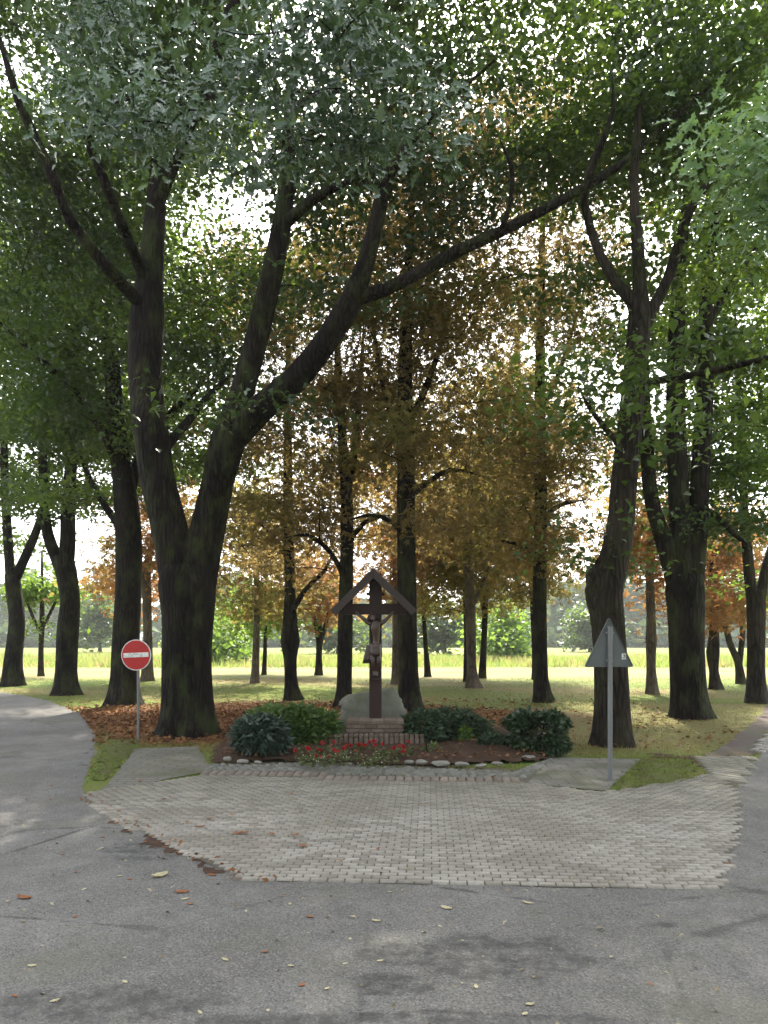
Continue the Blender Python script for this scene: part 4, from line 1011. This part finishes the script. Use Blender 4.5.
# ------------------------------------------------------------------ signs
m, nt, out = mat('galvanised'); N = NT(nt); f = N.noise(N.pos(), 20, 4, .6)
N.bsdf(out, N.mix(f, (.15, .155, .155), (.23, .235, .235)), N.math('ADD', .4, N.math('MULTIPLY', f, .2)), .4, None, .35); M['galv'] = m
m, nt, out = mat('sign_back_grey'); N = NT(nt); p = N.pos(); f = N.noise(p, 6, 5, .65); st_ = N.noise(N.pos((14, 14, 1.2)), 3, 4)
col = N.mix(f, (.105, .118, .12), (.15, .165, .165)); col = N.mix(N.ramp(st_, (.5, 0), (.7, .4)), col, (.12, .13, .12))
N.bsdf(out, col, .55, .35); M['signback'] = m
m, nt, out = mat('sign_red'); N = NT(nt); f = N.noise(N.pos(), 9, 4, .6)
N.bsdf(out, N.mix(f, (.40, .012, .014), (.50, .025, .022)), .4, .4); M['sign_red'] = m
m, nt, out = mat('sign_white'); N = NT(nt); p = N.pos((1, 1, 1)); f = N.noise(p, 16, 5, .7)
N.bsdf(out, N.mix(N.ramp(f, (.42, .55), (.55, 0)), (.78, .78, .76), (.42, .40, .36)), .4, .4); M['sign_white'] = m

g = G(137.5, 742); Ys = g[1]; s_ = Ys/F
rs = empty('road_sign', (g[0], g[1], 0), R(-6)); tag(rs, 'round red no entry sign with a white bar on a thin grey post', 'road sign')
ctr_z = P(136, 655, Ys)[2]; rad_s = 15.5*s_
bm = bmesh.new(); bm_cyl(bm, (0, .03, -.1), (0, .03, ctr_z+rad_s*.8), .023, seg=16); from_bm('post', bm, M['galv'], rs)
def disc(bm, y0, y1, r, x=-.02, seg=56):
    bm_cyl(bm, (x, y1, ctr_z), (x, y0, ctr_z), r, seg=seg)
bm = bmesh.new(); disc(bm, -.012, .0, rad_s); pl = from_bm('disc', bm, M['sign_white'], rs)
bm = bmesh.new(); disc(bm, -.016, -.010, rad_s*.94); from_bm('red_face', bm, M['sign_red'], pl)
bm = bmesh.new(); bm_box(bm, (-.02, -.017, ctr_z), (rad_s*1.68, .006, rad_s*.30), Matrix.Rotation(R(-2.5), 4, 'Y'), bevel=.002); bar = from_bm('white_bar', bm, M['sign_white'], pl)
bm = bmesh.new()   # worn scribble on the bar
for k in range(11):
    x = -.02+rad_s*(-.45+.085*k); bm_box(bm, (x, -.0205, ctr_z+random.uniform(-.02, .03)+.0), (.030, .001, .006), Matrix.Rotation(random.uniform(-1.2, 1.2), 4, 'Y'))
m_s = flat('faded_ink', (.30, .20, .18), .6)
from_bm('scribble', bm, m_s, bar)
for zz in (-.1, .1):
    bm = bmesh.new(); bm_box(bm, (0, .02, ctr_z+zz), (.075, .055, .03), bevel=.004); from_bm('clamp', bm, M['galv'], rs)

g = G(609.5, 781); Ys = g[1]; s_ = Ys/F
ts = empty('road_sign', (g[0], g[1], 0), R(4)); tag(ts, 'triangular road sign seen from its grey back on a galvanised post', 'road sign')
zt, zbm = P(610, 617, Ys)[2], P(610, 667, Ys)[2]; hw = 25*s_*1.01
bm = bmesh.new(); bm_cyl(bm, (0, -.02, -.1), (0, -.02, P(610, 628, Ys)[2]), .029, seg=20); bm_cyl(bm, (0, -.02, P(610, 628, Ys)[2]), (0, -.02, P(610, 626.5, Ys)[2]), .032, seg=20); from_bm('post', bm, M['galv'], ts)
def tri_pts(inset=0, rc=.035, n=5):
    A_ = [Vector((0, zt)), Vector((hw, zbm)), Vector((-hw, zbm))]; c = (A_[0]+A_[1]+A_[2])/3
    A_ = [c+(v-c)*(1-inset) for v in A_]; out = []
    for i in range(3):
        p, a, b_ = A_[i], A_[i-1], A_[(i+1) % 3]; q1 = p+(a-p).normalized()*rc; q2 = p+(b_-p).normalized()*rc
        for k in range(n): t = k/(n-1); out.append((1-t)**2*q1+2*t*(1-t)*p+t*t*q2)
    return out
def prism(bm, pts, y0, y1):
    a = [bm.verts.new((p[0], y0, p[1])) for p in pts]; b_ = [bm.verts.new((p[0], y1, p[1])) for p in pts]
    bm.faces.new(a); bm.faces.new(b_[::-1]); n = len(pts)
    for i in range(n): bm.faces.new((a[i], b_[i], b_[(i+1) % n], a[(i+1) % n]))
    bmesh.ops.recalc_face_normals(bm, faces=bm.faces[:])
bm = bmesh.new(); prism(bm, tri_pts(), .026, .032); pl = from_bm('panel', bm, M['signback'], ts)
bm = bmesh.new(); o1, o2 = tri_pts(0), tri_pts(.07)     # folded rim standing towards us
A1 = [bm.verts.new((p[0], .006, p[1])) for p in o1]; A2 = [bm.verts.new((p[0], .006, p[1])) for p in tri_pts(.022)]; A3 = [bm.verts.new((p[0], .0255, p[1])) for p in tri_pts(.03)]; A4 = [bm.verts.new((p[0], .034, p[1])) for p in o1]
for i in range(len(o1)):
    j = (i+1) % len(o1)
    for a, b_ in ((A4, A1), (A1, A2), (A2, A3)): bm.faces.new((a[i], a[j], b_[j], b_[i]))
bmesh.ops.recalc_face_normals(bm, faces=bm.faces[:]); from_bm('rim', bm, M['signback'], pl)
bm = bmesh.new(); prism(bm, tri_pts(.01), .0345, .037); from_bm('red_border', bm, M['sign_red'], pl)
bm = bmesh.new(); prism(bm, tri_pts(.24, .02), .0375, .040); from_bm('white_face', bm, M['sign_white'], pl)
for py in (633, 661):
    bm = bmesh.new(); zz = P(610, py, Ys)[2]; bm_box(bm, (0, .0, zz), (.10, .045, .03), bevel=.004); from_bm('clamp', bm, M['galv'], ts)
zz = P(625, 656.5, Ys)[2]; xx = P(625, 656.5, Ys)[0]-g[0]
bm = bmesh.new(); bm_box(bm, (xx, .0245, zz), (.055, .002, .075), bevel=.0005); stk = from_bm('sticker', bm, M['sign_white'], pl)
bm = bmesh.new(); bm_box(bm, (xx+.006, .0228, zz+.017), (.026, .001, .010)); bm_box(bm, (xx+.012, .0228, zz), (.012, .001, .026)); bm_box(bm, (xx-.004, .0228, zz-.017), (.024, .001, .009))
from_bm('print', bm, flat('print_ink', (.16, .17, .18)), stk)

# ------------------------------------------------------------------ fallen leaves one can count on road and paving
M['fl_brown'] = leaf_mat('fallen_brown', (.20, .075, .03), (.30, .14, .07), (.2, .09, .03), .1, .7, .2, 3)
M['fl_yellow'] = leaf_mat('fallen_yellow', (.40, .34, .17), (.50, .46, .33), (.3, .25, .08), .15, .6, .2, 3)
def curled(L, W, m, seed):
    r2 = random.Random(seed); bm = bmesh.new(); nx, ny = 7, 4; gv = {}
    curl = r2.uniform(.25, .6)
    for i in range(nx+1):
        t = i/nx; w = W*math.sin(math.pi*min(max(t*.94+.03, 0), 1))**.7*(1+.22*math.sin(t*17+seed))
        for j in range(ny+1):
            u = j/ny*2-1
            gv[i, j] = bm.verts.new(((t-.5)*L, u*w/2, .006+curl*W*.35*u*u+.25*L*(t-.5)**2*curl*2+r2.uniform(0, .004)))
    for i in range(nx):
        for j in range(ny): bm.faces.new((gv[i, j], gv[i+1, j], gv[i+1, j+1], gv[i, j+1]))
    return bm
protos = []
def fallen(px, py, sz, kind, label, group):
    g = G(px, py)
    bm = curled(1, .5, None, len(protos)) if len(protos) < 10 else None
    if bm is not None:
        o = from_bm('fallen_leaf', bm, None, None, True); protos.append(o.data)
        me = o.data
        if me.materials: me.materials.clear()
    else:
        o = bpy.data.objects.new('fallen_leaf', protos[random.randrange(10)]); COL.objects.link(o)
    if not o.data.materials: o.data.materials.append(M['fl_brown'])
    o.material_slots[0].link = 'OBJECT'; o.material_slots[0].material = M[kind]
    on_pave = inside(g[:2], pave)
    o.location = (g[0], g[1], .027 if on_pave else .006)
    sz *= .8; o.scale = (sz, sz*random.uniform(.8, 1.2), sz*random.uniform(.7, 1.2)); o.rotation_euler = (random.uniform(-.1, .1), random.uniform(-.1, .1), random.uniform(0, 6.28))
    tag(o, label, 'leaf', group)
B, Yw = 'fl_brown', 'fl_yellow'
GA, GB, GC = 'brown leaves fallen on the asphalt', 'pale leaves fallen on the asphalt', 'brown leaves fallen on the block paving'
LA, LB, LC = 'brown fallen leaf lying on the grey asphalt', 'pale yellowish fallen leaf lying on the grey asphalt', 'brown fallen leaf lying on the pale block paving'
for px, py, sz in ((24, 899, .13), (182, 893, .13), (310, 918, .075), (15, 997, .05), (302, 986, .06), (76, 873, .05), (265, 953, .05), (102, 838, .06), (52, 786, .07), (50, 800, .06), (63, 855, .05), (190, 905, .06), (130, 880, .05), (282, 897, .05), (75, 918, .05), (650, 985, .04), (212, 876, .09), (177, 853, .06), (165, 848, .06), (66, 756, .06)):
    fallen(px, py, sz, B, LA, GA)
for px, py, sz in ((185, 900, .07), (350, 940, .04), (32, 967, .06), (55, 1002, .06), (125, 983, .06), (225, 961, .06), (160, 877, .16), (120, 877, .06), (376, 922, .07), (446, 909, .10), (528, 904, .09), (476, 988, .06), (525, 1015, .05), (291, 967, .05), (327, 990, .04), (246, 912, .05), (268, 1012, .04), (345, 965, .04), (200, 1014, .05), (530, 1006, .06), (290, 905, .05), (84, 890, .05), (101, 849, .06), (440, 927, .04), (390, 893, .05), (380, 962, .05)):
    fallen(px, py, sz, Yw, LB, GB)
for px, py, sz in ((238, 836, .13), (244, 836, .10), (200, 830, .12), (295, 838, .10), (303, 849, .11), (272, 837, .10), (187, 825, .10), (140, 782, .11), (292, 796, .08), (232, 817, .08), (210, 821, .09), (163, 802, .08), (340, 864, .07), (729, 865, .09), (378, 852, .06), (170, 799, .07), (182, 770, .09), (420, 806, .06), (512, 812, .05), (600, 838, .05), (560, 800, .06), (650, 812, .05)):
    fallen(px, py, sz, B, LC, GC)

# ------------------------------------------------------------------ haze
hz = bpy.data.materials.new('haze_air'); hz.use_nodes = True; nt = hz.node_tree; nt.nodes.clear()
out = nt.nodes.new('ShaderNodeOutputMaterial'); v = nt.nodes.new('ShaderNodeVolumePrincipled')
v.inputs['Color'].default_value = (.93, .95, 1.0, 1); v.inputs['Density'].default_value = .0005; v.inputs['Anisotropy'].default_value = -.1
nt.links.new(v.outputs[0], out.inputs['Volume'])
bm = bmesh.new(); bm_box(bm, (0, 205, 16), (830, 540, 34)); hb = from_bm('haze', bm, hz); tag(hb, kind='stuff')

# ------------------------------------------------------------------ light
SUN_AZ, SUN_EL = R(8), R(49)
w = bpy.data.worlds.new('World'); S.world = w; w.use_nodes = True; nt = w.node_tree; nt.nodes.clear()
wo = nt.nodes.new('ShaderNodeOutputWorld'); bg = nt.nodes.new('ShaderNodeBackground'); sk = nt.nodes.new('ShaderNodeTexSky')
sk.sky_type = 'NISHITA'; sk.sun_disc = False; sk.sun_elevation = SUN_EL; sk.sun_rotation = SUN_AZ; sk.air_density = 1.0; sk.dust_density = 3.0; sk.ozone_density = 1.0
hs = nt.nodes.new('ShaderNodeHueSaturation'); hs.inputs['Saturation'].default_value = .28
nt.links.new(sk.outputs[0], hs.inputs['Color']); nt.links.new(hs.outputs[0], bg.inputs['Color'])
bg.inputs['Strength'].default_value = .15; nt.links.new(bg.outputs[0], wo.inputs['Surface'])
sl = bpy.data.lights.new('sun', 'SUN'); sl.energy = 3.3; sl.angle = R(.8); sl.color = (1, .93, .82)
so = bpy.data.objects.new('sun', sl); COL.objects.link(so)
d = Vector((math.sin(SUN_AZ)*math.cos(SUN_EL), math.cos(SUN_AZ)*math.cos(SUN_EL), math.sin(SUN_EL)))
so.rotation_euler = (-d).to_track_quat('-Z', 'Y').to_euler(); so.location = (20, 60, 60)

S.render.engine = 'CYCLES'
S.cycles.use_denoising = True
S.cycles.max_bounces = 5; S.cycles.diffuse_bounces = 3; S.cycles.transmission_bounces = 4; S.cycles.glossy_bounces = 2; S.cycles.volume_bounces = 1; S.cycles.transparent_max_bounces = 4
S.cycles.sample_clamp_indirect = 6
S.view_settings.view_transform = 'Standard'; S.view_settings.look = 'None'; S.view_settings.gamma = 1
S.view_settings.exposure = 2.27
